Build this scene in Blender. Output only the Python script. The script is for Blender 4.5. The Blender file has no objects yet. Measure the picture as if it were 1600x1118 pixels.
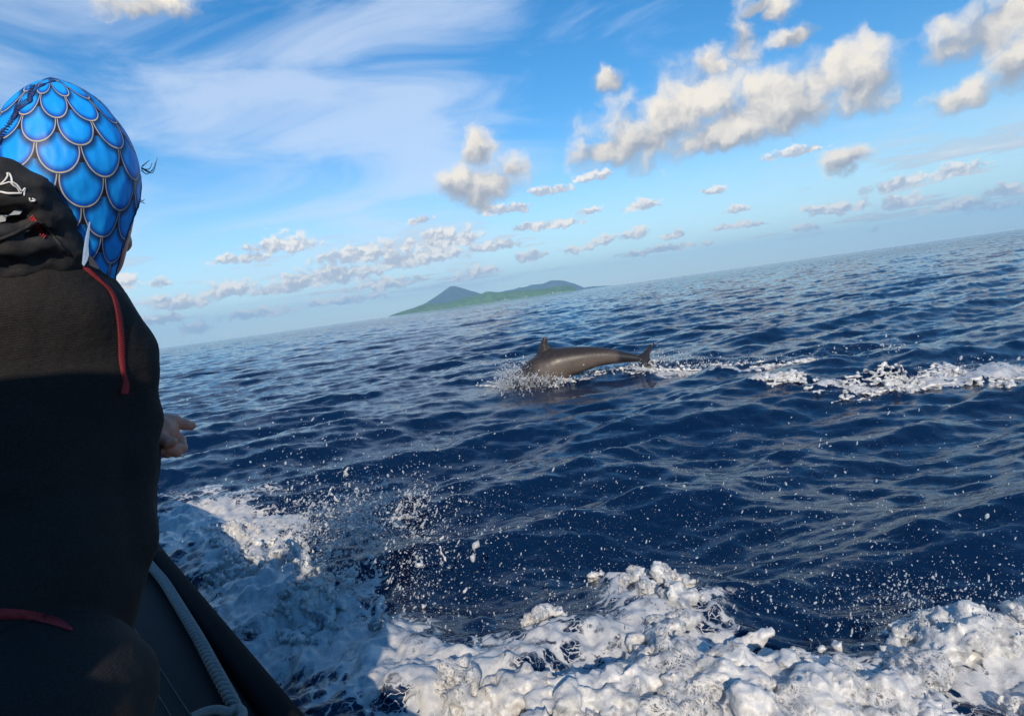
import bpy, math, random
import numpy as np
import openvdb as vdb
from mathutils import Vector, Matrix
from mathutils.bvhtree import BVHTree

random.seed(7)
RNG = np.random.default_rng(11)
SC = bpy.context.scene
COL = SC.collection
R = math.radians

# ------------------------------------------------------------------ camera
CAM_H, FOC, ROLL, HORIZON_OFF = 1.15, 953.0, R(7.9), 91.0
PITCH = math.atan(HORIZON_OFF / FOC)
CAM = np.array([0.0, 0.0, CAM_H])
FWD = np.array([0, math.cos(PITCH), -math.sin(PITCH)])
R0 = np.array([1.0, 0, 0])
U0 = np.array([0, math.sin(PITCH), math.cos(PITCH)])
RT = math.cos(ROLL) * R0 - math.sin(ROLL) * U0
UP = math.sin(ROLL) * R0 + math.cos(ROLL) * U0
cd = bpy.data.cameras.new('camera')
cd.sensor_width = 36.0
cd.lens = 36.0 * FOC / 1600.0
cd.clip_start, cd.clip_end = 0.05, 60000.0
cam = bpy.data.objects.new('camera', cd)
COL.objects.link(cam)
cam.matrix_world = Matrix(((RT[0], UP[0], -FWD[0], 0), (RT[1], UP[1], -FWD[1], 0),
                           (RT[2], UP[2], -FWD[2], CAM_H), (0, 0, 0, 1)))
SC.camera = cam


def ray(px, py):
    d = FWD * FOC + (px - 800.0) * RT - (py - 559.0) * UP
    return d / np.linalg.norm(d)


def P(px, py, dist):
    return CAM + ray(px, py) * dist


def onz(px, py, z=0.0):
    d = ray(px, py)
    return CAM + d * ((z - CAM_H) / d[2])


def azel(px, py):
    d = ray(px, py)
    return math.atan2(d[0], d[1]), math.asin(d[2])


# ------------------------------------------------------------------ node helpers
class X:
    """A socket that understands arithmetic, for building shader maths."""
    def __init__(self, nt, s):
        self.nt, self.s = nt, s

    def m(self, op, *a, clamp=False):
        n = self.nt.nodes.new('ShaderNodeMath')
        n.operation = op
        n.use_clamp = clamp
        for i, v in enumerate((self,) + a):
            put(self.nt, n.inputs[i], v)
        return X(self.nt, n.outputs[0])

    def __add__(self, o): return self.m('ADD', o)
    def __sub__(self, o): return self.m('SUBTRACT', o)
    def __mul__(self, o): return self.m('MULTIPLY', o)
    def __truediv__(self, o): return self.m('DIVIDE', o)
    def max(self, o): return self.m('MAXIMUM', o)
    def min(self, o): return self.m('MINIMUM', o)
    def rs(self, a, b, c=0.0, d=1.0):            # remap with smooth step
        n = self.nt.nodes.new('ShaderNodeMapRange')
        n.interpolation_type = 'SMOOTHSTEP'
        for i, v in zip((0, 1, 2, 3, 4), (self, a, b, c, d)):
            put(self.nt, n.inputs[i], v)
        return X(self.nt, n.outputs[0])


def put(nt, inp, v):
    if isinstance(v, X):
        nt.links.new(v.s, inp)
    elif v is not None:
        inp.default_value = v


def vec(nt, op, a, b=None, c=None, out=0):
    n = nt.nodes.new('ShaderNodeVectorMath')
    n.operation = op
    for i, v in enumerate((a, b, c)):
        if v is None:
            continue
        if op == 'SCALE' and i == 1:
            put(nt, n.inputs['Scale'], v)
        else:
            put(nt, n.inputs[i], v)
    return X(nt, n.outputs[out])


def noise(nt, v, scale, detail=4, rough=0.55, dist=0.0, col=False, lac=2.0, dim='3D'):
    n = nt.nodes.new('ShaderNodeTexNoise')
    n.noise_dimensions = dim
    put(nt, n.inputs['Vector'], v)
    n.inputs['Scale'].default_value = scale
    n.inputs['Detail'].default_value = detail
    n.inputs['Roughness'].default_value = rough
    n.inputs['Lacunarity'].default_value = lac
    n.inputs['Distortion'].default_value = dist
    return X(nt, n.outputs[1 if col else 0])


def mixc(nt, f, a, b):
    n = nt.nodes.new('ShaderNodeMix')
    n.data_type = 'RGBA'
    put(nt, n.inputs[0], f)
    put(nt, n.inputs[6], (*a, 1) if isinstance(a, tuple) and len(a) == 3 else a)
    put(nt, n.inputs[7], (*b, 1) if isinstance(b, tuple) and len(b) == 3 else b)
    return X(nt, n.outputs[2])


def combine(nt, x, y, z):
    n = nt.nodes.new('ShaderNodeCombineXYZ')
    for i, v in enumerate((x, y, z)):
        put(nt, n.inputs[i], v)
    return X(nt, n.outputs[0])


def separate(nt, v):
    n = nt.nodes.new('ShaderNodeSeparateXYZ')
    put(nt, n.inputs[0], v)
    return [X(nt, n.outputs[i]) for i in range(3)]


# ------------------------------------------------------------------ world, sun, exposure
SUN_EL, SUN_FROM = R(28), R(178)          # sun low behind the camera (compass azimuth it shines from, +Y = 0)
W = bpy.data.worlds.new('World')
SC.world = W
W.use_nodes = True
nt = W.node_tree
nt.nodes.clear()
out = nt.nodes.new('ShaderNodeOutputWorld')
bg = nt.nodes.new('ShaderNodeBackground')
SKY_STRENGTH = 0.125
bg.inputs['Strength'].default_value = SKY_STRENGTH
nt.links.new(bg.outputs[0], out.inputs[0])
sky = nt.nodes.new('ShaderNodeTexSky')
sky.sky_type = 'NISHITA'
sky.sun_disc = False
sky.sun_elevation = SUN_EL
sky.sun_rotation = SUN_FROM
sky.air_density, sky.dust_density, sky.ozone_density = 1.0, 0.0, 2.6
geo = nt.nodes.new('ShaderNodeTexCoord')
D = X(nt, geo.outputs['Generated'])
dx, dy, dz = separate(nt, D)
az = dx.m('ARCTAN2', dy)
el = dz.m('ARCSINE')
A = combine(nt, az, el, 0.0)

# cumulus: each row is one lobe of a cloud (centre and half size, measured on the photograph)
BIG = [(1040, 205, 120, 55), (1195, 175, 85, 58), (1110, 215, 115, 34), (1010, 222, 95, 48), (1075, 170, 95, 62), (1150, 190, 85, 56), (960, 232, 66, 22), (1290, 128, 95, 55),
       (1345, 140, 70, 50), (1250, 170, 60, 45), (1160, 62, 26, 55), (1115, 100, 32, 30), (1190, 8, 34, 14),
       (1245, 57, 42, 19), (1530, 60, 85, 52), (1590, 100, 40, 50), (1495, 152, 65, 24), (1575, 25, 60, 40),
       (952, 122, 24, 22), (752, 238, 30, 40), (762, 290, 62, 38), (800, 268, 30, 26), (725, 292, 40, 26),
       (215, 8, 75, 22), (1322, 252, 36, 22), (1210, 15, 30, 20)]
SMALL = [(1245, 238, 50, 11), (1300, 328, 52, 15), (1400, 290, 48, 13), (1408, 317, 40, 15), (1490, 268, 50, 15),
         (1496, 322, 60, 13), (1572, 298, 40, 14), (1250, 358, 28, 9), (1150, 327, 18, 9), (1145, 354, 38, 8),
         (995, 366, 24, 14), (948, 376, 18, 12), (1002, 322, 34, 10), (930, 276, 34, 11), (860, 298, 40, 9),
         (922, 330, 22, 7), (872, 352, 44, 8), (790, 328, 44, 12), (768, 386, 52, 10), (700, 378, 60, 20),
         (830, 402, 30, 11), (905, 391, 30, 8), (1055, 368, 22, 7), (1050, 388, 60, 7), (748, 425, 34, 12),
         (655, 405, 85, 18), (575, 400, 80, 20), (520, 432, 90, 20), (440, 452, 60, 12), (440, 384, 58, 19),
         (375, 405, 50, 10), (285, 474, 60, 18), (360, 455, 50, 18), (610, 444, 60, 12), (410, 490, 70, 11),
         (300, 514, 30, 14), (260, 500, 40, 10), (252, 443, 17, 10), (690, 366, 26, 12), (655, 345, 22, 8),
         (716, 437, 12, 6), (540, 470, 70, 8), (195, 445, 30, 16), (1180, 352, 26, 6), (1560, 322, 45, 8),
         (1110, 300, 22, 8), (1010, 395, 50, 7), (830, 355, 36, 7), (1365, 361, 9, 5)]
WARP = vec(nt, 'SUBTRACT', noise(nt, A, 26.0, 3, 0.6, col=True, dim='2D'), (0.5, 0.5, 0.5))
A1 = vec(nt, 'MULTIPLY_ADD', WARP, (0.040, 0.030, 0.0), A)
WARP2 = vec(nt, 'SUBTRACT', noise(nt, A, 70.0, 3, 0.6, col=True, dim='2D'), (0.5, 0.5, 0.5))
A2 = vec(nt, 'MULTIPLY_ADD', WARP2, (0.02, 0.012, 0.0), A)


def cloud_field(rows, pos, flat):
    m = acc = None
    for cx, cy, hw, hh in rows:
        a0, e0 = azel(cx, cy)
        w = math.hypot(azel(cx + hw, cy)[0] - a0, 0)
        h = azel(cx, cy - hh)[1] - e0
        V = vec(nt, 'MULTIPLY_ADD', pos, (1 / w, 1 / h, 0), (-a0 / w, -e0 / h, 1))
        V2 = vec(nt, 'MULTIPLY', V, (1, -flat, 0))
        L = vec(nt, 'LENGTH', vec(nt, 'MAXIMUM', V, V2), out=1)
        m = L if m is None else m.min(L)
        wgt = X(nt, L.s).m('MULTIPLY_ADD', -1.0, 1.75).max(0.0)
        wv = combine(nt, wgt, wgt, wgt)
        acc = vec(nt, 'MULTIPLY', V, wv) if acc is None else vec(nt, 'MULTIPLY_ADD', V, wv, acc)
    r = (m * m - 1.0).max(0.0).m('SQRT')
    ax, ay, aw = separate(nt, acc)
    return r, ay / (aw + 0.001)


rb, tb = cloud_field(BIG, A1, 1.25)
rs_, ts = cloud_field(SMALL, A2, 1.7)
nb = noise(nt, A1, 17.0, 5, 0.48, dim='2D')
nb_lit = noise(nt, vec(nt, 'ADD', A1, (-0.008, 0.016, 0.0)), 17.0, 5, 0.48, dim='2D')
ns = noise(nt, A2, 62.0, 3, 0.52, dim='2D')
ns_lit = noise(nt, vec(nt, 'ADD', A2, (-0.002, 0.005, 0.0)), 62.0, 3, 0.52, dim='2D')
db = (nb - 0.5) * 2.0 + 1.40 - rb
a_big = db.rs(0.0, 1.0)
ds = (ns - 0.5) * 1.9 + 1.30 - rs_
a_small = ds.rs(0.1, 0.7) * 0.92
# scattered fair weather cumulus all round, laid out on a level sheet so that they crowd towards the horizon
inv = dz.max(0.0) + 0.035
plane = combine(nt, dx / inv, dy / inv, 0.0)
pn = noise(nt, plane, 0.85, 6, 0.6, dim='2D')
pn2 = noise(nt, plane, 0.17, 2, 0.5, dim='2D')
band = dz.rs(0.015, 0.05) * dz.rs(0.17, 0.08)
a_far = (pn + (pn2 - 0.5) * 0.5).rs(0.53, 0.66) * band * 0.85
# colours in sky-radiance units (multiplied by the background strength)
warm, grey = (6.5, 5.95, 5.15), (2.5, 2.7, 3.1)
lit_b = (tb * 0.75 + 0.40 + (nb - nb_lit) * 2.4 + (nb - 0.5) * 0.4)
lit_s = (ts * 0.50 + 0.36 + (ns - ns_lit) * 2.6 + (nb - 0.5) * 1.6)
c_big = mixc(nt, lit_b.rs(-0.25, 1.15), grey, warm)
c_small = mixc(nt, lit_s.rs(0.0, 1.0), (3.5, 3.75, 4.3), (7.2, 6.7, 6.0))
# cirrus veil: stretched streaks
st = vec(nt, 'MULTIPLY', A, (1.6, 6.0, 1.0))
ci = noise(nt, st, 1.7, 6, 0.58, 0.6, dim='2D')
ci2 = noise(nt, A, 1.3, 2, 0.5, dim='2D')
a0, e0 = azel(330, 190)
veil = vec(nt, 'MULTIPLY_ADD', A, (1 / 0.62, 1 / 0.34, 0), (-a0 / 0.62, -e0 / 0.34, 0))
veil_r = vec(nt, 'LENGTH', veil, out=1)
a_ci = ((ci - 0.5) * 1.7 + (ci2 - 0.5) * 0.9 + veil_r.rs(1.25, 0.1) * 0.36 - 0.01).rs(0.0, 0.72) * 0.60
base = X(nt, sky.outputs[0])
hs = nt.nodes.new('ShaderNodeHueSaturation')
hs.inputs['Saturation'].default_value = 1.38
put(nt, hs.inputs['Color'], base)
base = X(nt, hs.outputs[0])
# sea air near the horizon scatters a pale cyan
base = mixc(nt, dz.max(0.0).rs(0.26, 0.0) * 0.75, base, (4.0, 5.8, 6.7))
c = mixc(nt, a_ci, base, (5.1, 5.7, 6.7))
c = mixc(nt, a_far, c, mixc(nt, (pn - 0.55) * 4.0, (3.9, 4.2, 4.8), (6.4, 6.2, 5.9)))
c = mixc(nt, a_small, c, c_small)
c = mixc(nt, a_big, c, c_big)
put(nt, bg.inputs['Color'], c)

sl = bpy.data.lights.new('sun', 'SUN')
sl.energy, sl.angle, sl.color = 3.8, R(0.55), (1.0, 0.86, 0.68)
sun = bpy.data.objects.new('sun', sl)
COL.objects.link(sun)
sun_from = Vector((math.sin(SUN_FROM) * math.cos(SUN_EL), math.cos(SUN_FROM) * math.cos(SUN_EL), math.sin(SUN_EL)))
sun.rotation_euler = sun_from.to_track_quat('Z', 'Y').to_euler()
SUNV = np.array(sun_from)
SC.view_settings.view_transform = 'Standard'
SC.view_settings.look = 'None'
SC.view_settings.exposure = 0.32
SC.view_settings.gamma = 1.0
SC.view_settings.use_curve_mapping = False
SC.cycles.volume_bounces = 1
SC.cycles.max_bounces = 8
SC.cycles.transparent_max_bounces = 12
SC.cycles.caustics_reflective = False
SC.cycles.caustics_refractive = False
SC.cycles.sample_clamp_indirect = 6.0
SC.cycles.use_denoising = True


# ------------------------------------------------------------------ materials
def material(name):
    m = bpy.data.materials.new(name)
    m.use_nodes = True
    t = m.node_tree
    b = t.nodes['Principled BSDF']
    return m, t, b


def coords(t, kind='Object'):
    n = t.nodes.new('ShaderNodeTexCoord')
    return X(t, n.outputs[kind])


def bump(t, b, h, strength, dist, normal=None):
    n = t.nodes.new('ShaderNodeBump')
    n.inputs['Strength'].default_value = strength
    n.inputs['Distance'].default_value = dist
    put(t, n.inputs['Height'], h)
    if normal is not None:
        put(t, n.inputs['Normal'], normal)
    if b is not None:
        t.links.new(n.outputs[0], b.inputs['Normal'])
    return X(t, n.outputs[0])


def plain(name, color, rough=0.6, var=0.2, nscale=30.0, bstr=0.2, bdist=0.002, metal=0.0, sheen=0.0, spec=0.5):
    m, t, b = material(name)
    v = coords(t)
    n = noise(t, v, nscale, 5, 0.6)
    lo = tuple(c * (1 - var) for c in color)
    hi = tuple(min(1, c * (1 + var)) for c in color)
    put(t, b.inputs['Base Color'], mixc(t, n, lo, hi))
    put(t, b.inputs['Roughness'], n * 0.2 + (rough - 0.1))
    b.inputs['Metallic'].default_value = metal
    b.inputs['Sheen Weight'].default_value = sheen
    b.inputs['Specular IOR Level'].default_value = spec
    if bstr:
        bump(t, b, n, bstr, bdist)
    return m


M = {}


def wetsuit_material():
    m, t, b = material('ribbed_neoprene')
    v = coords(t)
    n = noise(t, v, 9.0, 4, 0.6)
    fine = noise(t, v, 420.0, 2, 0.7)
    put(t, b.inputs['Base Color'], mixc(t, fine.rs(0.40, 0.85), (0.012, 0.011, 0.011), (0.030, 0.0255, 0.0225)))
    b.inputs['Roughness'].default_value = 0.82
    b.inputs['Specular IOR Level'].default_value = 0.25
    wv = t.nodes.new('ShaderNodeTexWave')
    wv.bands_direction = 'Z'
    wv.inputs['Scale'].default_value = 95.0
    wv.inputs['Distortion'].default_value = 1.2
    wv.inputs['Detail'].default_value = 2.0
    put(t, wv.inputs['Vector'], v)
    ridge = X(t, wv.outputs['Fac'])
    h = ridge * 0.5 + fine * 0.6
    n1 = bump(t, None, n, 0.35, 0.03)
    bump(t, b, h, 0.35, 0.0012, n1)
    return m


M['wetsuit'] = wetsuit_material()
M['hood_black'] = plain('black_hood_cloth', (0.016, 0.015, 0.016), 0.8, 0.35, 60, 0.5, 0.004)
M['red'] = plain('red_thread', (0.34, 0.022, 0.026), 0.7, 0.35, 300, 0.6, 0.001)
M['red_dark'] = plain('dark_red_thread', (0.075, 0.008, 0.010), 0.8, 0.4, 300, 0.5, 0.001)
M['white_print'] = plain('white_print', (0.72, 0.70, 0.66), 0.6, 0.1, 120, 0.1, 0.0004)
M['clear_plastic'] = plain('frosted_plastic', (0.30, 0.42, 0.58), 0.25, 0.25, 40, 0.2, 0.001)
M['grey_plastic'] = plain('grey_plastic', (0.36, 0.37, 0.38), 0.35, 0.3, 60, 0.2, 0.001)
M['navy'] = plain('navy_thread', (0.012, 0.03, 0.13), 0.7, 0.3, 200, 0.3, 0.001)
M['hair'] = plain('dark_hair', (0.03, 0.02, 0.014), 0.5, 0.3, 90, 0.0)
M['rubber'] = plain('black_rubber', (0.009, 0.0095, 0.011), 0.85, 0.4, 35, 0.3, 0.002, spec=0.06)
M['vinyl'] = plain('black_vinyl', (0.010, 0.011, 0.014), 0.75, 0.3, 140, 0.35, 0.0012, spec=0.2)
M['thread'] = plain('grey_thread', (0.16, 0.15, 0.14), 0.8, 0.2, 200, 0.2, 0.0005)
M['hull'] = plain('dark_hull_paint', (0.022, 0.023, 0.026), 0.4, 0.25, 12, 0.15, 0.003)
M['deck'] = plain('grey_deck_mat', (0.10, 0.10, 0.11), 0.8, 0.25, 80, 0.4, 0.002)
M['caster_screen'] = plain('opaque_caster_screen', (0.03, 0.035, 0.04), 0.08, 0.1, 5, 0.0)  # opaque dark sheet for the added shadow-casting screens


def skin_material():
    m, t, b = material('skin')
    v = coords(t)
    n = noise(t, v, 45.0, 5, 0.6)
    f = noise(t, v, 260.0, 3, 0.6)
    put(t, b.inputs['Base Color'], mixc(t, n, (0.44, 0.16, 0.10), (0.60, 0.28, 0.19)))
    b.inputs['Roughness'].default_value = 0.5
    b.inputs['Subsurface Weight'].default_value = 0.2
    b.inputs['Subsurface Radius'].default_value = (0.012, 0.005, 0.003)
    b.inputs['Subsurface Scale'].default_value = 0.5
    bump(t, b, n * 0.7 + f * 0.4, 0.4, 0.0012)
    return m


M['skin'] = skin_material()


def rope_material():
    m, t, b = material('rope_fibre')
    v = coords(t)
    n = noise(t, v, 160.0, 4, 0.65)
    put(t, b.inputs['Base Color'], mixc(t, n, (0.10, 0.097, 0.093), (0.30, 0.29, 0.275)))
    b.inputs['Roughness'].default_value = 0.85
    bump(t, b, n, 0.6, 0.0015)
    return m


M['rope'] = rope_material()


def scale_print_material():
    """Printed fish scales: rows of rounded scales that overlap from the crown down, thin gold rims."""
    m, t, b = material('blue_scale_print')
    uvn = t.nodes.new('ShaderNodeUVMap')
    uvn.uv_map = 'uv'
    ob = coords(t)
    wob = noise(t, ob, 14.0, 2, 0.5)
    u, v, _ = separate(t, X(t, uvn.outputs[0]))
    u = u + (wob - 0.5) * 0.12
    H, K, RAD = 0.66, 0.80, 0.5
    row0 = (v / H).m('CEIL')                       # first row whose top line lies at or above the point
    covered = col_d = shadow = None
    for i in (2, 1, 0):                            # from the topmost candidate row down; upper rows lie over lower ones
        j = row0 + float(i)
        odd = j.m('PINGPONG', 1.0) * 0.5
        fu = ((u + odd).m('FRACT') - 0.5)
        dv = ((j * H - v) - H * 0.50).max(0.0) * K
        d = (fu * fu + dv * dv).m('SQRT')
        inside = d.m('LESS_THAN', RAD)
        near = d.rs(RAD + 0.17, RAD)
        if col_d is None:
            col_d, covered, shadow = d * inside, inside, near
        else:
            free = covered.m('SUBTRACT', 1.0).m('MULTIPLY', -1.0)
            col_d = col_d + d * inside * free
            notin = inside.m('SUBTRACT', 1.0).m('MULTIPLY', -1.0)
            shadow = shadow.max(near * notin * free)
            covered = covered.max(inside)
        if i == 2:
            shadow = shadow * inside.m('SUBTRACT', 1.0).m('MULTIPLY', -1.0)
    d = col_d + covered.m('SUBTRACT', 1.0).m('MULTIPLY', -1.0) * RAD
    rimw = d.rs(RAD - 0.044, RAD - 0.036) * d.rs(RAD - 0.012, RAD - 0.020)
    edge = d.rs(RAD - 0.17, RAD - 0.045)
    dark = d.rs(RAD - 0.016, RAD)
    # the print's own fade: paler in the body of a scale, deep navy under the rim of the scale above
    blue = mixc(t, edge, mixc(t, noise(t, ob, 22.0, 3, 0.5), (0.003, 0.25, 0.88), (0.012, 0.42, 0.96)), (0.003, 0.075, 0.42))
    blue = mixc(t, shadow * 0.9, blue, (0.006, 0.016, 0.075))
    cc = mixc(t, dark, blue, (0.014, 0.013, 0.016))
    cc = mixc(t, rimw, cc, (0.50, 0.43, 0.22))
    put(t, b.inputs['Base Color'], cc)
    b.inputs['Roughness'].default_value = 0.5
    b.inputs['Specular IOR Level'].default_value = 0.3
    weave = noise(t, ob, 500.0, 2, 0.6)
    n1 = bump(t, None, noise(t, vec(t, 'MULTIPLY', ob, (1.0, 1.0, 0.45)), 15.0, 3, 0.5), 0.5, 0.03)
    bump(t, b, weave * 0.5 + rimw * 0.6, 0.25, 0.001, n1)
    return m


M['scales'] = scale_print_material()


def dolphin_material():
    m, t, b = material('dolphin_skin')
    v = coords(t)
    x, y, z = separate(t, v)
    n = noise(t, v, 3.5, 5, 0.6)
    scar = noise(t, vec(t, 'MULTIPLY', v, (3.0, 3.0, 14.0)), 4.0, 6, 0.7)
    # paler flank patch behind the fin, dark cape on the back
    fl = (x * 0.55 + z * 1.9 + (n - 0.5) * 0.25)
    patch = x.rs(-0.20, 0.05) * z.rs(0.17, 0.02)
    c1 = mixc(t, patch * 0.8, (0.028, 0.023, 0.022), (0.150, 0.120, 0.102))
    fine = noise(t, v, 38.0, 5, 0.7)
    c1 = mixc(t, fine.rs(0.35, 0.75) * 0.5, c1, mixc(t, patch, (0.060, 0.050, 0.045), (0.17, 0.145, 0.125)))
    c2 = mixc(t, scar.rs(0.58, 0.70) * 0.6, c1, (0.16, 0.14, 0.125))
    c3 = mixc(t, n.rs(0.35, 0.7) * 0.25, c2, (0.02, 0.018, 0.02))
    c4 = mixc(t, x.rs(0.93, 1.03), c3, (0.022, 0.021, 0.024))
    put(t, b.inputs['Base Color'], c4)
    put(t, b.inputs['Roughness'], fine * 0.5 + 0.12)
    b.inputs['Specular IOR Level'].default_value = 0.3
    bump(t, b, n * 0.6 + scar * 0.3 + fine * 0.15, 0.3, 0.012)
    return m


M['dolphin'] = dolphin_material()


def foam_nodes(t, v, b):
    n = noise(t, v, 28.0, 5, 0.6)
    f = noise(t, v, 190.0, 4, 0.65)
    big = noise(t, v, 7.5, 5, 0.65)
    thin = (big + (n - 0.5) * 0.5).rs(0.56, 0.72)
    c0 = mixc(t, n.rs(0.3, 0.7), (0.44, 0.46, 0.48), (0.70, 0.685, 0.655))
    put(t, b.inputs['Base Color'], mixc(t, thin * 0.75, c0, (0.16, 0.20, 0.25)))
    put(t, b.inputs['Roughness'], f * 0.45 + 0.06)
    b.inputs['Subsurface Weight'].default_value = 0.12
    b.inputs['Subsurface Radius'].default_value = (0.018, 0.024, 0.03)
    b.inputs['Subsurface Scale'].default_value = 0.7
    bump(t, b, n * 0.5 + f * 0.5, 0.55, 0.006)


m, t, b = material('white_foam')
v = coords(t)
foam_nodes(t, v, b)
wv = vec(t, 'MULTIPLY_ADD', vec(t, 'SUBTRACT', noise(t, v, 16.0, 3, 0.6, col=True), (0.5, 0.5, 0.5)), (0.08, 0.08, 0.08), v)
web = None
for sc_ in (46.0, 120.0):
    vo = t.nodes.new('ShaderNodeTexVoronoi')
    vo.feature = 'DISTANCE_TO_EDGE'
    vo.inputs['Scale'].default_value = sc_
    put(t, vo.inputs['Vector'], wv)
    w_ = X(t, vo.outputs['Distance']).rs(0.20, 0.05)
    web = w_ if web is None else web.max(w_ * 0.85)
th_ = noise(t, v, 5.5, 6, 0.68)
thin = th_.rs(0.45, 0.60)
alpha = thin.m('MULTIPLY_ADD', -0.9, 1.0).max(web * 0.9)
tr = t.nodes.new('ShaderNodeBsdfTransparent')
mx = t.nodes.new('ShaderNodeMixShader')
put(t, mx.inputs[0], alpha)
t.links.new(tr.outputs[0], mx.inputs[1])
t.links.new(b.outputs[0], mx.inputs[2])
t.links.new(mx.outputs[0], t.nodes['Material Output'].inputs['Surface'])
M['foam'] = m
# droplets and thin flung water: mostly white, a little clear
m, t, b = material('spray_water')
b.inputs['Base Color'].default_value = (0.84, 0.87, 0.90, 1)
b.inputs['Roughness'].default_value = 0.05
b.inputs['IOR'].default_value = 1.33
b.inputs['Transmission Weight'].default_value = 0.6
M['spray'] = m


def sea_material():
    m, t, b = material('sea_water')
    v = coords(t)
    at = t.nodes.new('ShaderNodeAttribute')
    at.attribute_name = 'foam'
    foam = X(t, at.outputs['Fac'])
    cd_ = t.nodes.new('ShaderNodeVectorMath')
    dist = vec(t, 'LENGTH', v, out=1)
    b.inputs['Base Color'].default_value = (0.0024, 0.0145, 0.048, 1)
    b.inputs['Roughness'].default_value = 0.05
    b.inputs['IOR'].default_value = 1.333
    rip = vec(t, 'MULTIPLY', v, (0.6, 1.9, 1.0))
    r1 = noise(t, rip, 9.0, 5, 0.62, 0.3)
    r2 = noise(t, vec(t, 'MULTIPLY', v, (0.55, 1.35, 1.0)), 0.8, 7, 0.66)
    near = dist.rs(4.0, 45.0)
    n1 = bump(t, None, r1, 0.30, 0.016)
    fb = t.nodes.new('ShaderNodeBump')
    put(t, fb.inputs['Height'], r2)
    put(t, fb.inputs['Normal'], n1)
    fb.inputs['Distance'].default_value = 0.55
    put(t, fb.inputs['Strength'], dist.rs(10.0, 160.0) * 0.48)
    t.links.new(fb.outputs[0], b.inputs['Normal'])
    # foam: lace of bubbles that opens up as the cover thins
    f = t.nodes.new('ShaderNodeBsdfPrincipled')
    foam_nodes(t, v, f)
    w1 = vec(t, 'SUBTRACT', noise(t, v, 6.0, 4, 0.6, col=True), (0.5, 0.5, 0.5))
    wv = vec(t, 'MULTIPLY_ADD', w1, (0.22, 0.22, 0.1), v)
    vo = t.nodes.new('ShaderNodeTexVoronoi')
    vo.feature = 'DISTANCE_TO_EDGE'
    vo.inputs['Scale'].default_value = 11.0
    put(t, vo.inputs['Vector'], wv)
    vo2 = t.nodes.new('ShaderNodeTexVoronoi')
    vo2.feature = 'DISTANCE_TO_EDGE'
    vo2.inputs['Scale'].default_value = 34.0
    put(t, vo2.inputs['Vector'], wv)
    lace = (X(t, vo.outputs['Distance']) * 2.6).min(X(t, vo2.outputs['Distance']) * 3.6 + 0.16)
    fb1 = noise(t, wv, 5.0, 7, 0.68)
    pat = fb1 * 1.5 - 0.28 + (lace.rs(0.0, 0.5) * -0.34)
    alpha = (foam * 1.15 - 0.88 + pat).rs(-0.06, 0.16) * foam.rs(0.02, 0.12)
    mx = t.nodes.new('ShaderNodeMixShader')
    put(t, mx.inputs[0], alpha * 0.93)
    t.links.new(b.outputs[0], mx.inputs[1])
    t.links.new(f.outputs[0], mx.inputs[2])
    t.links.new(mx.outputs[0], t.nodes['Material Output'].inputs['Surface'])
    return m


M['sea'] = sea_material()


def land_material(name, a, b_, c_, scale):
    m, t, b = material(name)
    v = coords(t)
    n = noise(t, v, scale, 6, 0.65)
    n2 = noise(t, v, scale * 4.3, 4, 0.6)
    k = mixc(t, n.rs(0.35, 0.62), a, b_)
    put(t, b.inputs['Base Color'], mixc(t, n2.rs(0.56, 0.70) * 0.7, k, c_))
    b.inputs['Roughness'].default_value = 0.95
    b.inputs['Specular IOR Level'].default_value = 0.1
    return m


M['jungle'] = land_material('island_jungle', (0.045, 0.110, 0.022), (0.13, 0.22, 0.040), (0.20, 0.25, 0.08), 0.012)
M['volcano'] = land_material('volcano_slopes', (0.035, 0.055, 0.030), (0.06, 0.075, 0.045), (0.11, 0.10, 0.08), 0.004)
M['house_wall'] = plain('white_wall', (0.60, 0.59, 0.56), 0.8, 0.1, 0.3, 0.0)
M['house_roof'] = plain('tin_roof', (0.55, 0.50, 0.46), 0.6, 0.15, 0.3, 0.0)


# ------------------------------------------------------------------ mesh helpers
def mesh_obj(name, verts, faces, mats, parent=None, smooth=True, mat_idx=None):
    me = bpy.data.meshes.new(name)
    verts = np.asarray(verts, dtype=np.float32)
    if isinstance(faces, np.ndarray):
        k = faces.shape[1]
        me.vertices.add(len(verts))
        me.vertices.foreach_set('co', verts.ravel())
        me.loops.add(faces.size)
        me.loops.foreach_set('vertex_index', faces.astype(np.int32).ravel())
        me.polygons.add(len(faces))
        me.polygons.foreach_set('loop_start', np.arange(0, faces.size, k, dtype=np.int32))
        me.polygons.foreach_set('loop_total', np.full(len(faces), k, dtype=np.int32))
        me.update(calc_edges=True)
        me.validate()
    else:
        me.from_pydata([tuple(map(float, v)) for v in verts], [], [tuple(int(i) for i in f) for f in faces])
    for mm in (mats if isinstance(mats, (list, tuple)) else [mats]):
        me.materials.append(mm)
    if smooth:
        me.polygons.foreach_set('use_smooth', np.ones(len(me.polygons), dtype=bool))
    if mat_idx is not None:
        me.polygons.foreach_set('material_index', np.asarray(mat_idx, dtype=np.int32))
    me.update()
    o = bpy.data.objects.new(name, me)
    COL.objects.link(o)
    if parent is not None:
        o.parent = parent
        o.matrix_parent_inverse = Matrix.Translation(-parent.location)
    return o


def empty(name, loc):
    o = bpy.data.objects.new(name, None)
    o.empty_display_size = 0.1
    o.location = [float(v) for v in loc]
    COL.objects.link(o)
    return o


def tag(o, label=None, cat=None, group=None, kind=None):
    for k, v in (('label', label), ('category', cat), ('group', group), ('kind', kind)):
        if v:
            o[k] = v
    return o


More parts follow.
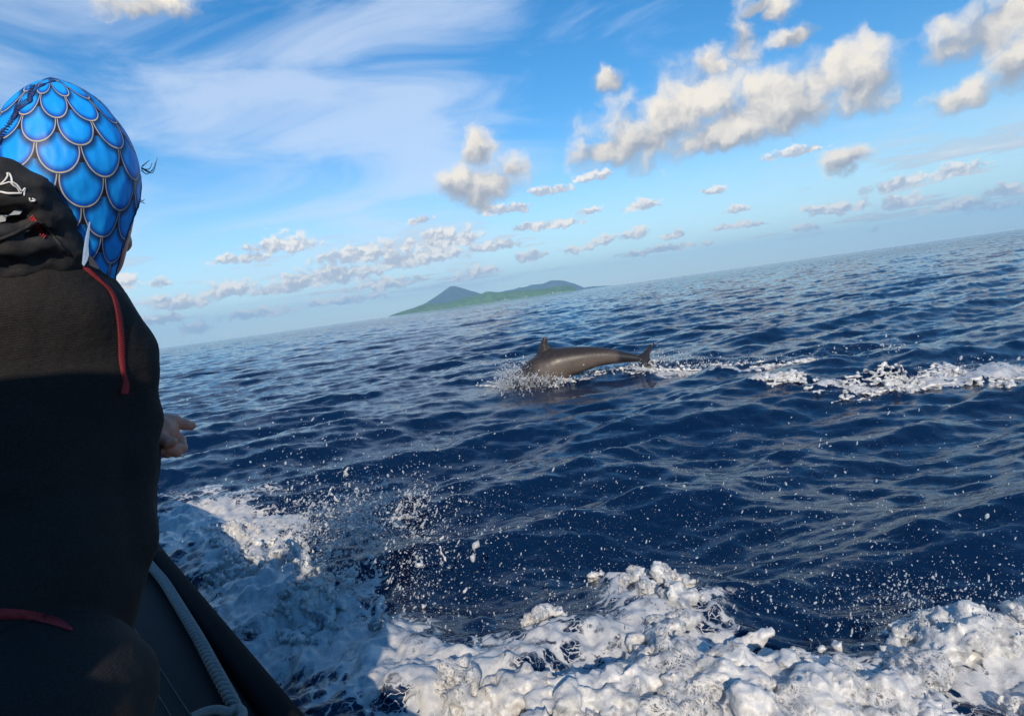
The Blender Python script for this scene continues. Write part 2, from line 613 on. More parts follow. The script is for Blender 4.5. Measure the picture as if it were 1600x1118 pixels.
class MB:
    """Collects shapes that together make ONE part."""
    def __init__(self):
        self.v, self.f = [], []

    def add(self, v, f):
        o = len(self.v)
        self.v += [tuple(p) for p in v]
        self.f += [tuple(i + o for i in q) for q in f]

    def tube(self, pts, rad, seg=8, cap=True):
        pts = [np.asarray(p, float) for p in pts]
        n = len(pts)
        rads = rad if hasattr(rad, '__len__') else [rad] * n
        ref = np.array([0.13, 0.21, 0.97])
        vs, fs = [], []
        for i, p in enumerate(pts):
            tdir = pts[min(i + 1, n - 1)] - pts[max(i - 1, 0)]
            tdir /= (np.linalg.norm(tdir) + 1e-12)
            if abs(tdir @ ref) > 0.95:
                ref = np.array([0.97, 0.1, 0.2])
            a = np.cross(tdir, ref); a /= np.linalg.norm(a)
            c_ = np.cross(tdir, a)
            for k in range(seg):
                th = 2 * math.pi * k / seg
                vs.append(p + rads[i] * (math.cos(th) * a + math.sin(th) * c_))
        for i in range(n - 1):
            for k in range(seg):
                k2 = (k + 1) % seg
                fs.append((i * seg + k, i * seg + k2, (i + 1) * seg + k2, (i + 1) * seg + k))
        if cap:
            fs.append(tuple(range(seg))[::-1])
            fs.append(tuple((n - 1) * seg + k for k in range(seg)))
        self.add(vs, fs)

    def build(self, name, mat, parent=None, smooth=True):
        return mesh_obj(name, self.v, self.f, mat, parent, smooth)


def catmull(pts, n):
    pts = np.asarray(pts, float)
    q = np.vstack([2 * pts[0] - pts[1], pts, 2 * pts[-1] - pts[-2]])
    out_ = []
    for s in np.linspace(0, len(pts) - 1 - 1e-9, n):
        i = int(s); f = s - i
        p0, p1, p2, p3 = q[i], q[i + 1], q[i + 2], q[i + 3]
        out_.append(0.5 * (2 * p1 + (p2 - p0) * f + (2 * p0 - 5 * p1 + 4 * p2 - p3) * f * f + (3 * p1 - p0 - 3 * p2 + p3) * f ** 3))
    return np.array(out_)


LAT = RNG.random((64, 64, 64)).astype(np.float32) * 2 - 1


def vnoise(p):
    """Smooth value noise in -1..1 at points p (..., 3)."""
    p = np.asarray(p)
    i = np.floor(p).astype(np.int64)
    f = (p - i).astype(np.float32)
    f = f * f * (3 - 2 * f)
    i0, i1 = i & 63, (i + 1) & 63
    r = 0
    for a in (0, 1):
        wx = f[..., 0] if a else 1 - f[..., 0]
        ia = i1[..., 0] if a else i0[..., 0]
        for b_ in (0, 1):
            wy = f[..., 1] if b_ else 1 - f[..., 1]
            ib = i1[..., 1] if b_ else i0[..., 1]
            for c_ in (0, 1):
                wz = f[..., 2] if c_ else 1 - f[..., 2]
                ic = i1[..., 2] if c_ else i0[..., 2]
                r = r + LAT[ia, ib, ic] * (wx * wy * wz)
    return r


def fbm(p, oct=4, gain=0.5):
    p = np.asarray(p, float)
    r, a = 0, 1.0
    for k in range(oct):
        r = r + a * vnoise(p * (2.03 ** k) + 17.3 * k)
        a *= gain
    return r


class Field:
    """A distance field on a grid; shapes are merged softly and meshed as one continuous surface."""
    def __init__(self, lo, hi, vox):
        self.lo = np.asarray(lo, float)
        self.vox = vox
        self.n = np.ceil((np.asarray(hi) - self.lo) / vox).astype(int) + 1
        self.d = np.full(self.n, 1.0, dtype=np.float32)

    def block(self, lo, hi):
        a = np.clip(np.floor((np.asarray(lo) - self.lo) / self.vox).astype(int), 0, self.n)
        b_ = np.clip(np.ceil((np.asarray(hi) - self.lo) / self.vox).astype(int) + 1, 0, self.n)
        if (b_ <= a).any():
            return None, None
        g = [self.lo[k] + self.vox * np.arange(a[k], b_[k]) for k in range(3)]
        return (slice(a[0], b_[0]), slice(a[1], b_[1]), slice(a[2], b_[2])), np.meshgrid(*g, indexing='ij', sparse=True)

    def merge(self, sl_, d, k):
        o = self.d[sl_]
        if k > 0:
            h = np.clip(0.5 + 0.5 * (o - d) / k, 0, 1)
            self.d[sl_] = o * (1 - h) + d * h - k * h * (1 - h)
        else:
            self.d[sl_] = np.minimum(o, d)

    def cone(self, a, b_, ra, rb_, k=0.02):
        a, b_ = np.asarray(a, float), np.asarray(b_, float)
        m_ = max(ra, rb_) + k + 3 * self.vox
        sl_, g = self.block(np.minimum(a, b_) - m_, np.maximum(a, b_) + m_)
        if sl_ is None:
            return
        ab = b_ - a
        L2 = ab @ ab + 1e-12
        tt = np.clip(((g[0] - a[0]) * ab[0] + (g[1] - a[1]) * ab[1] + (g[2] - a[2]) * ab[2]) / L2, 0, 1)
        d = np.sqrt((g[0] - a[0] - tt * ab[0]) ** 2 + (g[1] - a[1] - tt * ab[1]) ** 2 + (g[2] - a[2] - tt * ab[2]) ** 2)
        self.merge(sl_, (d - (ra + (rb_ - ra) * tt)).astype(np.float32), k)

    def ball(self, c_, r, k=0.02):
        m_ = r + k + 3 * self.vox
        sl_, g = self.block(np.asarray(c_) - m_, np.asarray(c_) + m_)
        if sl_ is None:
            return
        d = np.sqrt((g[0] - c_[0]) ** 2 + (g[1] - c_[1]) ** 2 + (g[2] - c_[2]) ** 2) - r
        self.merge(sl_, d.astype(np.float32), k)

    def chain(self, pts, rads, k=0.02):
        for i in range(len(pts) - 1):
            self.cone(pts[i], pts[i + 1], rads[i], rads[i + 1], k)

    def ellipsoid(self, c_, axes, radii, k=0.02):
        c_ = np.asarray(c_, float)
        m_ = max(radii) + k + 3 * self.vox
        sl_, g = self.block(c_ - m_, c_ + m_)
        if sl_ is None:
            return
        q = 0
        for ax, r in zip(axes, radii):
            q = q + (((g[0] - c_[0]) * ax[0] + (g[1] - c_[1]) * ax[1] + (g[2] - c_[2]) * ax[2]) / r) ** 2
        self.merge(sl_, ((np.sqrt(q) - 1) * min(radii)).astype(np.float32), k)

    def points(self):
        g = [self.lo[k] + self.vox * np.arange(self.n[k]) for k in range(3)]
        return np.stack(np.meshgrid(*g, indexing='ij'), -1)

    def mesh(self):
        d = np.clip(self.d, -3 * self.vox, 3 * self.vox).astype(np.float32)
        d[[0, -1]] = 3 * self.vox; d[:, [0, -1]] = 3 * self.vox; d[:, :, [0, -1]] = 3 * self.vox
        g = vdb.FloatGrid(3 * self.vox)
        g.copyFromArray(d)
        p, q = g.convertToQuads(isovalue=0.0)
        return p * self.vox + self.lo, q[:, ::-1] if False else q


ICO = None


def ico_base(sub):
    import bmesh
    bm = bmesh.new()
    bmesh.ops.create_icosphere(bm, subdivisions=sub, radius=1.0)
    v = np.array([tuple(x.co) for x in bm.verts])
    f = np.array([[x.index for x in q.verts] for q in bm.faces])
    bm.free()
    return v, f


ICO1, ICO2 = ico_base(1), ico_base(2)


def droplets(centers, radii, stretch=None, base=ICO1):
    """Many drops as one vertex/face array; each may be drawn out along a direction."""
    c_ = np.asarray(centers); r = np.asarray(radii)
    bv, bf = base
    v = bv[None] * r[:, None, None]
    if stretch is not None:
        s = np.asarray(stretch)
        amt = np.linalg.norm(s, axis=1, keepdims=True) + 1e-9
        u = s / amt
        proj = (bv[None] * u[:, None, :]).sum(2, keepdims=True)
        v = v + proj * u[:, None, :] * (amt * r[:, None])[:, None, :]
    v = v + c_[:, None, :]
    f = bf[None] + (np.arange(len(c_)) * len(bv))[:, None, None]
    return v.reshape(-1, 3), f.reshape(-1, 3)


# ------------------------------------------------------------------ boat frame (needed by the sea too)
GZ = 0.44                                            # height of the gunwale rim
EA, EB = onz(495, 1118, GZ), onz(235, 825, GZ)
BD = (EB - EA) / np.linalg.norm(EB - EA)             # towards the bow
SD = np.array([BD[1], -BD[0], 0.0])                  # to starboard
if SD @ np.array([1.0, 0, 0]) < 0:
    SD = -SD
E0 = EA - BD * (EA @ BD)                             # edge point abreast of the camera


def boat_pt(a, s, z):
    return np.array([0, 0, z]) + BD * a + SD * ((E0 @ SD) + s)


def boat_as(x, y):
    a = x * BD[0] + y * BD[1]
    s = x * SD[0] + y * SD[1] - (E0 @ SD)
    return a, s


# ------------------------------------------------------------------ sea surface
def spectrum_tile(L, N, lam_peak, wind, seed, lam_min=0.0, spread=2.0):
    rng = np.random.default_rng(seed)
    k = 2 * np.pi * np.fft.fftfreq(N, L / N)
    KX, KY = np.meshgrid(k, k, indexing='ij')
    K = np.sqrt(KX ** 2 + KY ** 2); K[0, 0] = 1
    kp = 2 * np.pi / lam_peak
    S = np.exp(-1.0 * (kp / K) ** 2) / K ** 3.6
    c_ = (KX * wind[0] + KY * wind[1]) / K
    S = S * (np.abs(c_) ** spread + 0.06)
    if lam_min:
        S = S * np.exp(-(K * lam_min / (2 * np.pi)) ** 2)
    S[0, 0] = 0
    h = np.sqrt(S) * (rng.normal(size=(N, N)) + 1j * rng.normal(size=(N, N)))
    z = np.fft.ifft2(h).real
    g = 1.0 / z.std()
    gx = np.fft.ifft2(1j * KX / K * h).real
    gy = np.fft.ifft2(1j * KY / K * h).real
    return (z * g).astype(np.float32), (gx * g).astype(np.float32), (gy * g).astype(np.float32)


def sample(tile, L, x, y):
    N = tile.shape[0]
    fx, fy = (x / L * N) % N, (y / L * N) % N
    i, j = fx.astype(int), fy.astype(int)
    a, b_ = fx - i, fy - j
    i1, j1 = (i + 1) % N, (j + 1) % N
    i, j = i % N, j % N
    return (tile[i, j] * (1 - a) * (1 - b_) + tile[i1, j] * a * (1 - b_) + tile[i, j1] * (1 - a) * b_ + tile[i1, j1] * a * b_)


WIND = np.array([0.30, -0.95]); WIND /= np.linalg.norm(WIND)
T1 = spectrum_tile(53.0, 1024, 2.6, WIND, 3, 0.12, 12.0)
T2 = spectrum_tile(7.9, 1024, 0.62, np.array([0.1, -1.0]), 5, 0.02, 8.0)
H1, H2, CH = 0.036, 0.0078, 0.40


def smooth01(x):
    x = np.clip(x, 0, 1)
    return x * x * (3 - 2 * x)


def poly_world(pix, z=0.05):
    return np.array([onz(x, y, z)[:2] for x, y in pix])


def in_poly(poly, x, y):
    r = np.zeros(x.shape, bool)
    n = len(poly)
    for i in range(n):
        x0, y0 = poly[i]; x1, y1 = poly[(i + 1) % n]
        if y0 == y1:
            continue
        cnd = (y0 > y) != (y1 > y)
        r ^= cnd & (x < (x1 - x0) * (y - y0) / (y1 - y0) + x0)
    return r


def poly_dist(poly, x, y):
    d = np.full(x.shape, 1e9)
    n = len(poly)
    for i in range(n):
        a, b_ = poly[i], poly[(i + 1) % n]
        ab = b_ - a
        tt = np.clip(((x - a[0]) * ab[0] + (y - a[1]) * ab[1]) / (ab @ ab + 1e-12), 0, 1)
        d = np.minimum(d, np.hypot(x - a[0] - tt * ab[0], y - a[1] - tt * ab[1]))
    return d


def soft_poly(poly, x, y, w):
    """1 well inside, 0 outside, over a band w."""
    sd = poly_dist(poly, x, y)
    sd = np.where(in_poly(poly, x, y), sd, -sd)
    return smooth01(sd / w + 0.5)


def line_mask(pix, widths, x, y, z=0.0):
    pts = [onz(px, py, z)[:2] for px, py in pix]
    r = np.zeros(x.shape)
    for i in range(len(pts) - 1):
        a, b_ = pts[i], pts[i + 1]
        ab = b_ - a
        tt = np.clip(((x - a[0]) * ab[0] + (y - a[1]) * ab[1]) / (ab @ ab), 0, 1)
        d = np.hypot(x - a[0] - tt * ab[0], y - a[1] - tt * ab[1])
        w = widths[i] + (widths[i + 1] - widths[i]) * tt
        r = np.maximum(r, smooth01(1.25 - d / w))
    return r


# churned water along the hull, thinning forward and outward (outlines follow the wake in the world)
WASH = poly_world([(215, 800), (330, 775), (430, 770), (500, 800), (530, 870), (610, 880), (690, 930), (715, 1000),
                   (790, 1040), (900, 1180), (620, 1300), (380, 1000), (300, 900)])
ROLL_ = poly_world([(560, 1000), (640, 975), (720, 1005), (800, 1012), (895, 968), (925, 885), (1000, 890), (1100, 925),
                    (1195, 955), (1190, 1000), (1240, 1035), (1380, 1025), (1405, 985), (1480, 960), (1600, 975),
                    (1900, 1010), (2600, 1100), (2600, 1500), (1400, 1420), (700, 1250)])
SPRAY_TOP = poly_world([(500, 800), (560, 770), (640, 785), (655, 830), (560, 860), (510, 870)])


def foam_cover(x, y):
    near = (np.hypot(x, y) < 14)
    f = np.zeros(x.shape)
    xx, yy = x[near], y[near]
    w = fbm(np.stack([xx * 2.3, yy * 2.3, 0 * xx], -1), 4) * 0.16
    w2 = fbm(np.stack([xx * 2.3 + 40, yy * 2.3, 0 * xx], -1), 4) * 0.16
    g = 0.84 * soft_poly(WASH, xx + w, yy + w2, 0.5)
    g = np.maximum(g, 0.64 * soft_poly(ROLL_, xx + w * 0.6, yy + w2 * 0.6, 0.30))
    g = np.maximum(g, 0.42 * soft_poly(SPRAY_TOP, xx + w, yy + w2, 0.6))
    # wash forward along the hull and a thin veil on the water ahead of the thrown spray
    veil_ = poly_world([(200, 745), (330, 735), (480, 730), (560, 770), (500, 830), (230, 830)])
    g = np.maximum(g, 0.50 * soft_poly(veil_, xx + w * 2, yy + w2 * 2, 1.0))
    # the dolphin's trail
    g = np.maximum(g, 0.86 * line_mask([(850, 596), (905, 585), (1000, 577), (1110, 578), (1200, 576), (1260, 572)],
                                       [0.10, 0.20, 0.30, 0.22, 0.22, 0.12], xx + w, yy + w2 * 2))
    g = np.maximum(g, 0.88 * line_mask([(1185, 606), (1245, 598)], [0.14, 0.2], xx + w * .5, yy + w2 * .5))
    g = np.maximum(g, 0.80 * line_mask([(1310, 606), (1390, 598), (1440, 585), (1500, 577), (1600, 572), (1800, 560)],
                                       [0.18, 0.28, 0.24, 0.30, 0.36, 0.3], xx + w, yy + w2 * 2))
    f[near] = g
    return f


def sea_height(x, y):
    """Displacement of the water at rest position x, y."""
    r = np.hypot(x, y)
    a, s = boat_as(x, y)
    hull = smooth01((s + 0.05) / -0.25) * smooth01((a + 4.0) / 0.3) * smooth01((4.6 - a) / 1.2) * smooth01((s + 2.3) / 0.25)
    f1 = smooth01((420 - r) / 300)
    f2 = smooth01((34 - r) / 26)
    z = H1 * f1 * sample(T1[0], 53.0, x, y)
    ex = H1 * CH * f1 * sample(T1[1], 53.0, x, y)
    ey = H1 * CH * f1 * sample(T1[2], 53.0, x, y)
    c_, s_ = math.cos(0.4), math.sin(0.4)
    xr, yr = c_ * x - s_ * y, s_ * x + c_ * y
    z = z + H2 * f2 * sample(T2[0], 7.9, xr, yr)
    dcalm = np.exp(-(((x - 0.6) / 1.5) ** 2 + ((y - 7.9) / 1.3) ** 2))      # the trough the dolphin dives into
    z = z * (1 - 0.75 * dcalm) - 0.02 * dcalm
    # long low swell and the hull's own bow wave
    z = z + 0.045 * f1 * np.sin(x * 0.12 - y * 0.62 + 0.6)
    z = z - 0.085 * np.exp(-(((x - 0.7) / 1.3) ** 2 + ((y - 7.2) / 1.1) ** 2))
    near = r < 12
    b_ = np.zeros(x.shape)
    xx, yy = x[near], y[near]
    bw = soft_poly(ROLL_, xx, yy, 0.7) * 0.07 + soft_poly(WASH, xx, yy, 0.9) * 0.05
    fo = foam_cover(xx, yy)
    rough = fbm(np.stack([xx * 7, yy * 7, 0 * xx + 3], -1), 4)
    b_[near] = bw + fo * np.abs(rough) * 0.055
    z = (z + b_) * (1 - hull) - 0.16 * hull
    return ex * (1 - hull), ey * (1 - hull), z


def build_sea():
    view = np.linspace(R(-60), R(60), 900)
    rest = np.linspace(R(60), R(300), 122)[1:-1]
    ang = np.concatenate([view, rest])
    rr = np.concatenate([np.geomspace(0.55, 420, 850), np.geomspace(430, 18500, 38)])
    AA, RR = np.meshgrid(ang, rr)
    x, y = RR * np.sin(AA), RR * np.cos(AA)
    ex, ey, z = sea_height(x, y)
    z[-38:] = 0
    z = z - RR ** 2 / (2 * 6.371e6)                   # the curve of the earth sets the horizon
    v = np.stack([x + ex, y + ey, z], -1).reshape(-1, 3)
    nA, nR = len(ang), len(rr)
    i = np.arange(nR - 1)[:, None] * nA
    j = np.arange(nA)[None]
    j2 = (j + 1) % nA
    f = np.stack([i + j, i + j2, i + nA + j2, i + nA + j], -1).reshape(-1, 4)
    f = f[:, ::-1]
    o = mesh_obj('sea', v, f, M['sea'])
    at = o.data.attributes.new('foam', 'FLOAT', 'POINT')
    at.data.foreach_set('value', foam_cover(x, y).astype(np.float32).ravel())
    tag(o, 'open deep blue sea with small wind waves', None, None, 'structure')
    return o


sea = build_sea()


def sea_z(x, y):
    x, y = np.atleast_1d(np.asarray(x, float)), np.atleast_1d(np.asarray(y, float))
    return sea_height(x, y)[2]


# ------------------------------------------------------------------ island, volcano, far hills
def ridge(name, mat, rows, dist, depth, rough, seed, kind='structure', label=None, nx=220, ny=26):
    """Land seen from the sea: rows of (pixel x, height in metres above the sea) along an arc at this distance."""
    xs = np.array([r[0] for r in rows], float)
    hs_ = np.array([r[1] for r in rows], float)
    px = np.linspace(xs[0], xs[-1], nx)
    h = np.interp(px, xs, hs_)
    azs = np.array([azel(p, 447 - 0.1384 * (p - 944))[0] for p in px])
    v = np.zeros((ny, nx, 3))
    for j in range(ny):
        q = j / (ny - 1)
        d = dist + depth * q
        prof = math.sin(math.pi * min(1.0, q * 1.05)) ** 0.75 if q < 0.97 else 0.0
        xx, yy = np.sin(azs) * d, np.cos(azs) * d
        nz = fbm(np.stack([xx, yy, 0 * xx + seed], -1) * (1.0 / (depth * 0.22)), 5)
        v[j, :, 0], v[j, :, 1] = xx, yy
        v[j, :, 2] = h * prof * (1 + rough * nz) - 2.0 * (1 - prof) - dist ** 2 / (2 * 6.371e6)
    i = np.arange(ny - 1)[:, None] * nx + np.arange(nx - 1)[None]
    f = np.stack([i, i + 1, i + nx + 1, i + nx], -1).reshape(-1, 4)
    o = mesh_obj(name, v.reshape(-1, 3), f, mat)
    return tag(o, label, None, None, kind)


def px_h(px_up, dist):
    return px_up / FOC * dist


DI, DV, DH = 8500.0, 14500.0, 15500.0
ridge('island', M['jungle'], [(x, px_h(h, DI)) for x, h in
      [(608, 1), (622, 4), (650, 9), (668, 12), (690, 10), (715, 12), (735, 15), (760, 17), (790, 14), (830, 12), (860, 11),
       (885, 11), (895, 9), (900, 2)]], DI, 900, 0.10, 2.0, label='low green wooded island along the horizon')
ridge('headland', M['volcano'], [(x, px_h(h, DH)) for x, h in [(880, 1), (900, 3), (925, 3.5), (945, 2), (960, 0.5)]], DH, 900, 0.1, 5.0,
      label='thin pale headland at the right end of the island')
ridge('hills', M['volcano'], [(x, px_h(h, DH)) for x, h in
      [(735, 3), (760, 13), (785, 16), (810, 18), (830, 20), (848, 20), (862, 22), (872, 21), (885, 17), (897, 12), (912, 4)]],
      DH, 1500, 0.12, 7.0, label='hazy blue hills behind the low island')


def volcano():
    az0 = azel(711, 479)[0]
    ce = np.array([math.sin(az0) * DV, math.cos(az0) * DV])
    H = px_h(35, DV)
    Rb = px_h(78, DV)
    nr, na = 40, 96
    v, f = [], []
    for i in range(nr):
        q = i / (nr - 1)
        for k in range(na):
            th = 2 * math.pi * k / na
            prof = (1 - q) ** (1.25 if math.cos(th) < 0 else 1.12)
            z = H * prof
            gul = (0.10 * math.sin(th * 13 + 2 * math.sin(q * 5)) + 0.08 * math.sin(th * 7 + 1.3)) * q * (1 - q) * H
            if q < 0.06:
                z = H * 0.93 + H * 0.02 * math.sin(th * 2)   # blunt crater top
            v.append((ce[0] + math.cos(th) * Rb * q, ce[1] + math.sin(th) * Rb * q, z + gul - 16))
    for i in range(nr - 1):
        for k in range(na):
            k2 = (k + 1) % na
            f.append((i * na + k, (i + 1) * na + k, (i + 1) * na + k2, i * na + k2))
    f.append(tuple(range(na)))
    o = mesh_obj('volcano', v, f, M['volcano'])
    tag(o, 'blue hazy cone of a volcano behind the island', None, None, 'structure')


volcano()


def village():
    base = None
    names = ['left house of the tight white cluster on the green shore right of the volcano',
             'widest white house in the middle of the cluster on the shore right of the volcano',
             'right house of the tight white cluster on the green shore right of the volcano',
             'lone white house halfway along the green shore between the two clusters',
             'left end house of the white row near the far tip of the island',
             'second white house from the left in the row near the island tip',
             'widest white house in the row near the far tip of the island',
             'right end white house of the row nearest the island tip']
    spots = [(784, 0.0, 30), (789, 1, 36), (794, 0, 26), (822, 1, 26), (858, 0, 26), (864, 1, 28), (871, 0, 34), (876, 0, 24)]
    for n_, (px, row, wdt) in enumerate(spots):
        a0_ = azel(px, 447 - 0.1384 * (px - 944))[0]
        d = DI + 6 + 14 * row
        c_ = np.array([math.sin(a0_) * d, math.cos(a0_) * d, -2.0 + 12 * row])
        e = empty('house', c_)
        e.rotation_euler.z = -a0_
        w, dp, h = wdt * 0.32, 6.0, 4.5
        bx = [(-w, -dp, -6), (w, -dp, -6), (w, dp, -6), (-w, dp, -6), (-w, -dp, h), (w, -dp, h), (w, dp, h), (-w, dp, h)]
        fx = [(0, 1, 5, 4), (1, 2, 6, 5), (2, 3, 7, 6), (3, 0, 4, 7), (4, 5, 6, 7)]
        for nm, vv, ff, mt in (('wall', bx, fx, M['house_wall']),
                               ('roof', [(-w - 1, -dp - 1, h), (w + 1, -dp - 1, h), (w + 1, dp + 1, h), (-w - 1, dp + 1, h), (-w, 0, h + 5), (w, 0, h + 5)],
                                [(0, 1, 5, 4), (2, 3, 4, 5), (1, 2, 5), (3, 0, 4)], M['house_roof'])):
            o = mesh_obj(nm, vv, ff, mt, None, smooth=False)
            o.parent = e
        tag(e, names[n_], 'house', 'tiny white houses on the island shore')


village()

# haze: one closed box of air around everything
hz = 720.0
b0, b1 = np.array([-20000, -20000, -40.0]), np.array([20000, 20000, hz])
cv = [(x, y, z) for z in (b0[2], b1[2]) for x, y in ((b0[0], b0[1]), (b1[0], b0[1]), (b1[0], b1[1]), (b0[0], b1[1]))]
cf = [(3, 2, 1, 0), (4, 5, 6, 7), (0, 1, 5, 4), (1, 2, 6, 5), (2, 3, 7, 6), (3, 0, 4, 7)]
hm, ht, hb = material('air_haze')
ht.nodes.remove(hb)
pv = ht.nodes.new('ShaderNodeVolumePrincipled')
pv.inputs['Color'].default_value = (0.42, 0.74, 1.0, 1)
pv.inputs['Density'].default_value = 0.72 / 11000
pv.inputs['Anisotropy'].default_value = 0.0
ht.links.new(pv.outputs[0], ht.nodes['Material Output'].inputs['Volume'])
haze = mesh_obj('haze', cv, cf, hm, smooth=False)
tag(haze, 'pale sea haze', None, None, 'stuff')

# ------------------------------------------------------------------ boat
boat = empty('boat', boat_pt(0, -1.05, 0.0))
tag(boat, 'black boat with a padded gunwale cutting through its own white wash', 'boat')


def taper(a):
    """Half-beam factor along the boat: straight sides, rounded bow and a square stern."""
    return 1.0 if a < 3.0 else max(0.02, math.sqrt(max(0.0, 1 - ((a - 3.0) / 2.2) ** 2)))


AS = np.concatenate([np.linspace(-3.8, 3.0, 40), 3.0 + 2.2 * np.sin(np.linspace(0.05, math.pi / 2, 16))])


def sweep(prof, name, mat, both=True, closed=False):
    """Sweep a cross-section (offset from the rim edge, height) along the boat, on both sides."""
    mb = MB()
    for side in (1, -1) if both else (1,):
        vs, fs = [], []
        n = len(prof)
        for a in AS:
            tp = taper(a)
            rise = 0.10 * max(0, a - 2.6)
            for s, z in prof:
                off = (1.05 + s) * tp
                vs.append(np.array([0, 0, z + rise]) + BD * a + SD * ((E0 @ SD) - 1.05 + side * off))
        for i in range(len(AS) - 1):
            for k in range(n if closed else n - 1):
                k2 = (k + 1) % n
                q = (i * n + k, i * n + k2, (i + 1) * n + k2, (i + 1) * n + k)
                fs.append(q if side > 0 else q[::-1])
        fs.append(tuple(range(n)))
        fs.append(tuple((len(AS) - 1) * n + k for k in range(n))[::-1])
        mb.add(vs, fs)
    return mb.build(name, mat, boat)


sweep([(-1.05, -0.30), (-0.40, -0.16), (-0.16, 0.02), (-0.05, 0.34), (-0.05, 0.40), (-0.6, 0.38), (-0.64, 0.0), (-1.05, -0.02)], 'hull', M['hull'], closed=True)
rim_prof = []
for k in range(15):
    th = R(-95 + 190 * k / 14)
    rim_prof.append((-0.030 + 0.030 * math.cos(th), GZ - 0.05 + 0.05 * math.sin(th)))
rim_prof += [(-0.050, GZ - 0.003), (-0.060, GZ - 0.012), (-0.064, GZ - 0.06)]
sweep(rim_prof, 'gunwale_rim', M['rubber'], closed=True)
pad = [(-0.066, GZ - 0.10), (-0.067, GZ - 0.034)]
for k in range(9):
    q = k / 8
    pad.append((-0.072 - 0.52 * q, GZ - 0.026 + 0.006 * math.sin(math.pi * q)))
pad += [(-0.606, GZ - 0.05), (-0.61, GZ - 0.10)]
sweep(pad, 'side_pad', M['vinyl'], closed=True)
mb = MB()
vs = []
for a in AS:
    tp = taper(a)
    for s in (-1, 1):
        vs.append(boat_pt(a, -1.05 + s * 0.44 * tp, 0.05))
mb.add(vs, [(2 * i, 2 * i + 1, 2 * i + 3, 2 * i + 2) for i in range(len(AS) - 1)])
mb.build('floor_mat', M['deck'], boat, smooth=False)
# two rows of stitching on the pad
for (p_, q_) in (((185, 982), (300, 1172)), ((200, 966), (330, 1166))):
    st_ = MB()
    w0, w1 = onz(*p_, GZ - 0.0195), onz(*q_, GZ - 0.0195)
    n_ = int(np.linalg.norm(w1 - w0) / 0.0135)
    for k in range(n_):
        c0 = w0 + (w1 - w0) * k / n_
        c1 = w0 + (w1 - w0) * (k + 0.65) / n_
        st_.tube([c0, (c0 + c1) / 2 + np.array([0, 0, 0.0012]), c1], 0.0010, 5)
    o = st_.build('stitching', M['thread'], boat)
    tag(o, kind='stuff')
# unseen box, wall and screens added beside the camera to cast shade forward
def box_pts(a0_, a1_, s0, s1, z0, z1, rake=0.0):
    return [boat_pt(a, s, z) + BD * (rake if z == z1 else 0) for z in (z0, z1) for a, s in ((a0_, s0), (a1_, s0), (a1_, s1), (a0_, s1))]
BOXF = [(3, 2, 1, 0), (4, 5, 6, 7), (0, 1, 5, 4), (1, 2, 6, 5), (2, 3, 7, 6), (3, 0, 4, 7)]
CASTER = dict(a0=-0.05, a1=0.42, s0=-1.95, s1=-0.655)
mb = MB(); mb.add(box_pts(CASTER['a0'], CASTER['a1'] - 0.085, CASTER['s0'], CASTER['s1'] - 0.26, 0.05, 0.98, 0.0), BOXF)
mb.build('shadow_caster_box', M['hull'], boat, smooth=False)
mb = MB(); mb.add(box_pts(CASTER['a1'] - 0.08, CASTER['a1'], CASTER['s0'], CASTER['s1'], 0.05, 1.10, 0.0), BOXF)
mb.build('shadow_caster_wall', M['hull'], boat, smooth=False)
for s0_, s1_, top_ in ((CASTER['s0'] + 0.01, -1.232, 1.84), (-1.222, CASTER['s1'] - 0.01, 1.57)):      # stepped tops: each height sets a shadow edge
    mb = MB(); mb.add(box_pts(CASTER['a1'] - 0.05, CASTER['a1'] - 0.03, s0_, s1_, 1.102, top_, 0.0), BOXF)
    mb.build('shadow_caster_screen', M['caster_screen'], boat, smooth=False)

# ------------------------------------------------------------------ rope lying on the pad
rope = empty('rope', onz(300, 990, GZ))
tag(rope, 'pale twisted rope lying along the black gunwale pad', 'rope')
path_px = [(224, 866), (236, 884), (256, 908), (275, 938), (293, 968), (312, 1000), (330, 1034), (346, 1064), (360, 1090), (372, 1116), (392, 1160), (420, 1215)]
RR_ = 0.0105
path = catmull([onz(x, y, GZ - 0.008) for x, y in path_px], 300)
path = np.vstack([path[:1] + (path[:1] - path[6:7]) * np.linspace(6, 0.2, 20)[:, None], path])
seglen = np.concatenate([[0], np.cumsum(np.linalg.norm(np.diff(path, axis=0), axis=1))])
pit = 0.066
for k in range(3):
    pts, rad = [], []
    for L_ in np.arange(0, seglen[-1], 0.0022):
        p = np.array([np.interp(L_, seglen, path[:, q]) for q in range(3)])
        p2 = np.array([np.interp(L_ + 0.004, seglen, path[:, q]) for q in range(3)])
        td = p2 - p
        td /= np.linalg.norm(td) + 1e-9
        sid = np.cross(td, [0, 0, 1]); sid /= np.linalg.norm(sid) + 1e-9
        upv = np.cross(sid, td)
        th = 2 * math.pi * (L_ / pit + k / 3)
        pts.append(p + 0.0078 * (math.cos(th) * sid + math.sin(th) * upv))
        rad.append(0.0064)
    mb = MB(); mb.tube(pts, rad, 8)
    mb.build('strand', M['rope'], rope)
# a loose hitch at the near end
hp = catmull([onz(x, y, GZ + 0.006) for x, y in [(300, 1120), (318, 1112), (340, 1108), (358, 1112), (372, 1106), (380, 1116), (366, 1130)]], 60)
mb = MB(); mb.tube(hp, 0.0085, 10)
mb.build('hitch', M['rope'], rope)

# ------------------------------------------------------------------ person
PD = 1.15
person = empty('person', P(30, 1010, 1.12))
tag(person, 'person in black wetsuit and blue fish scale hood, seen from behind, pointing at the water', 'person')
pc = P(60, 700, PD)
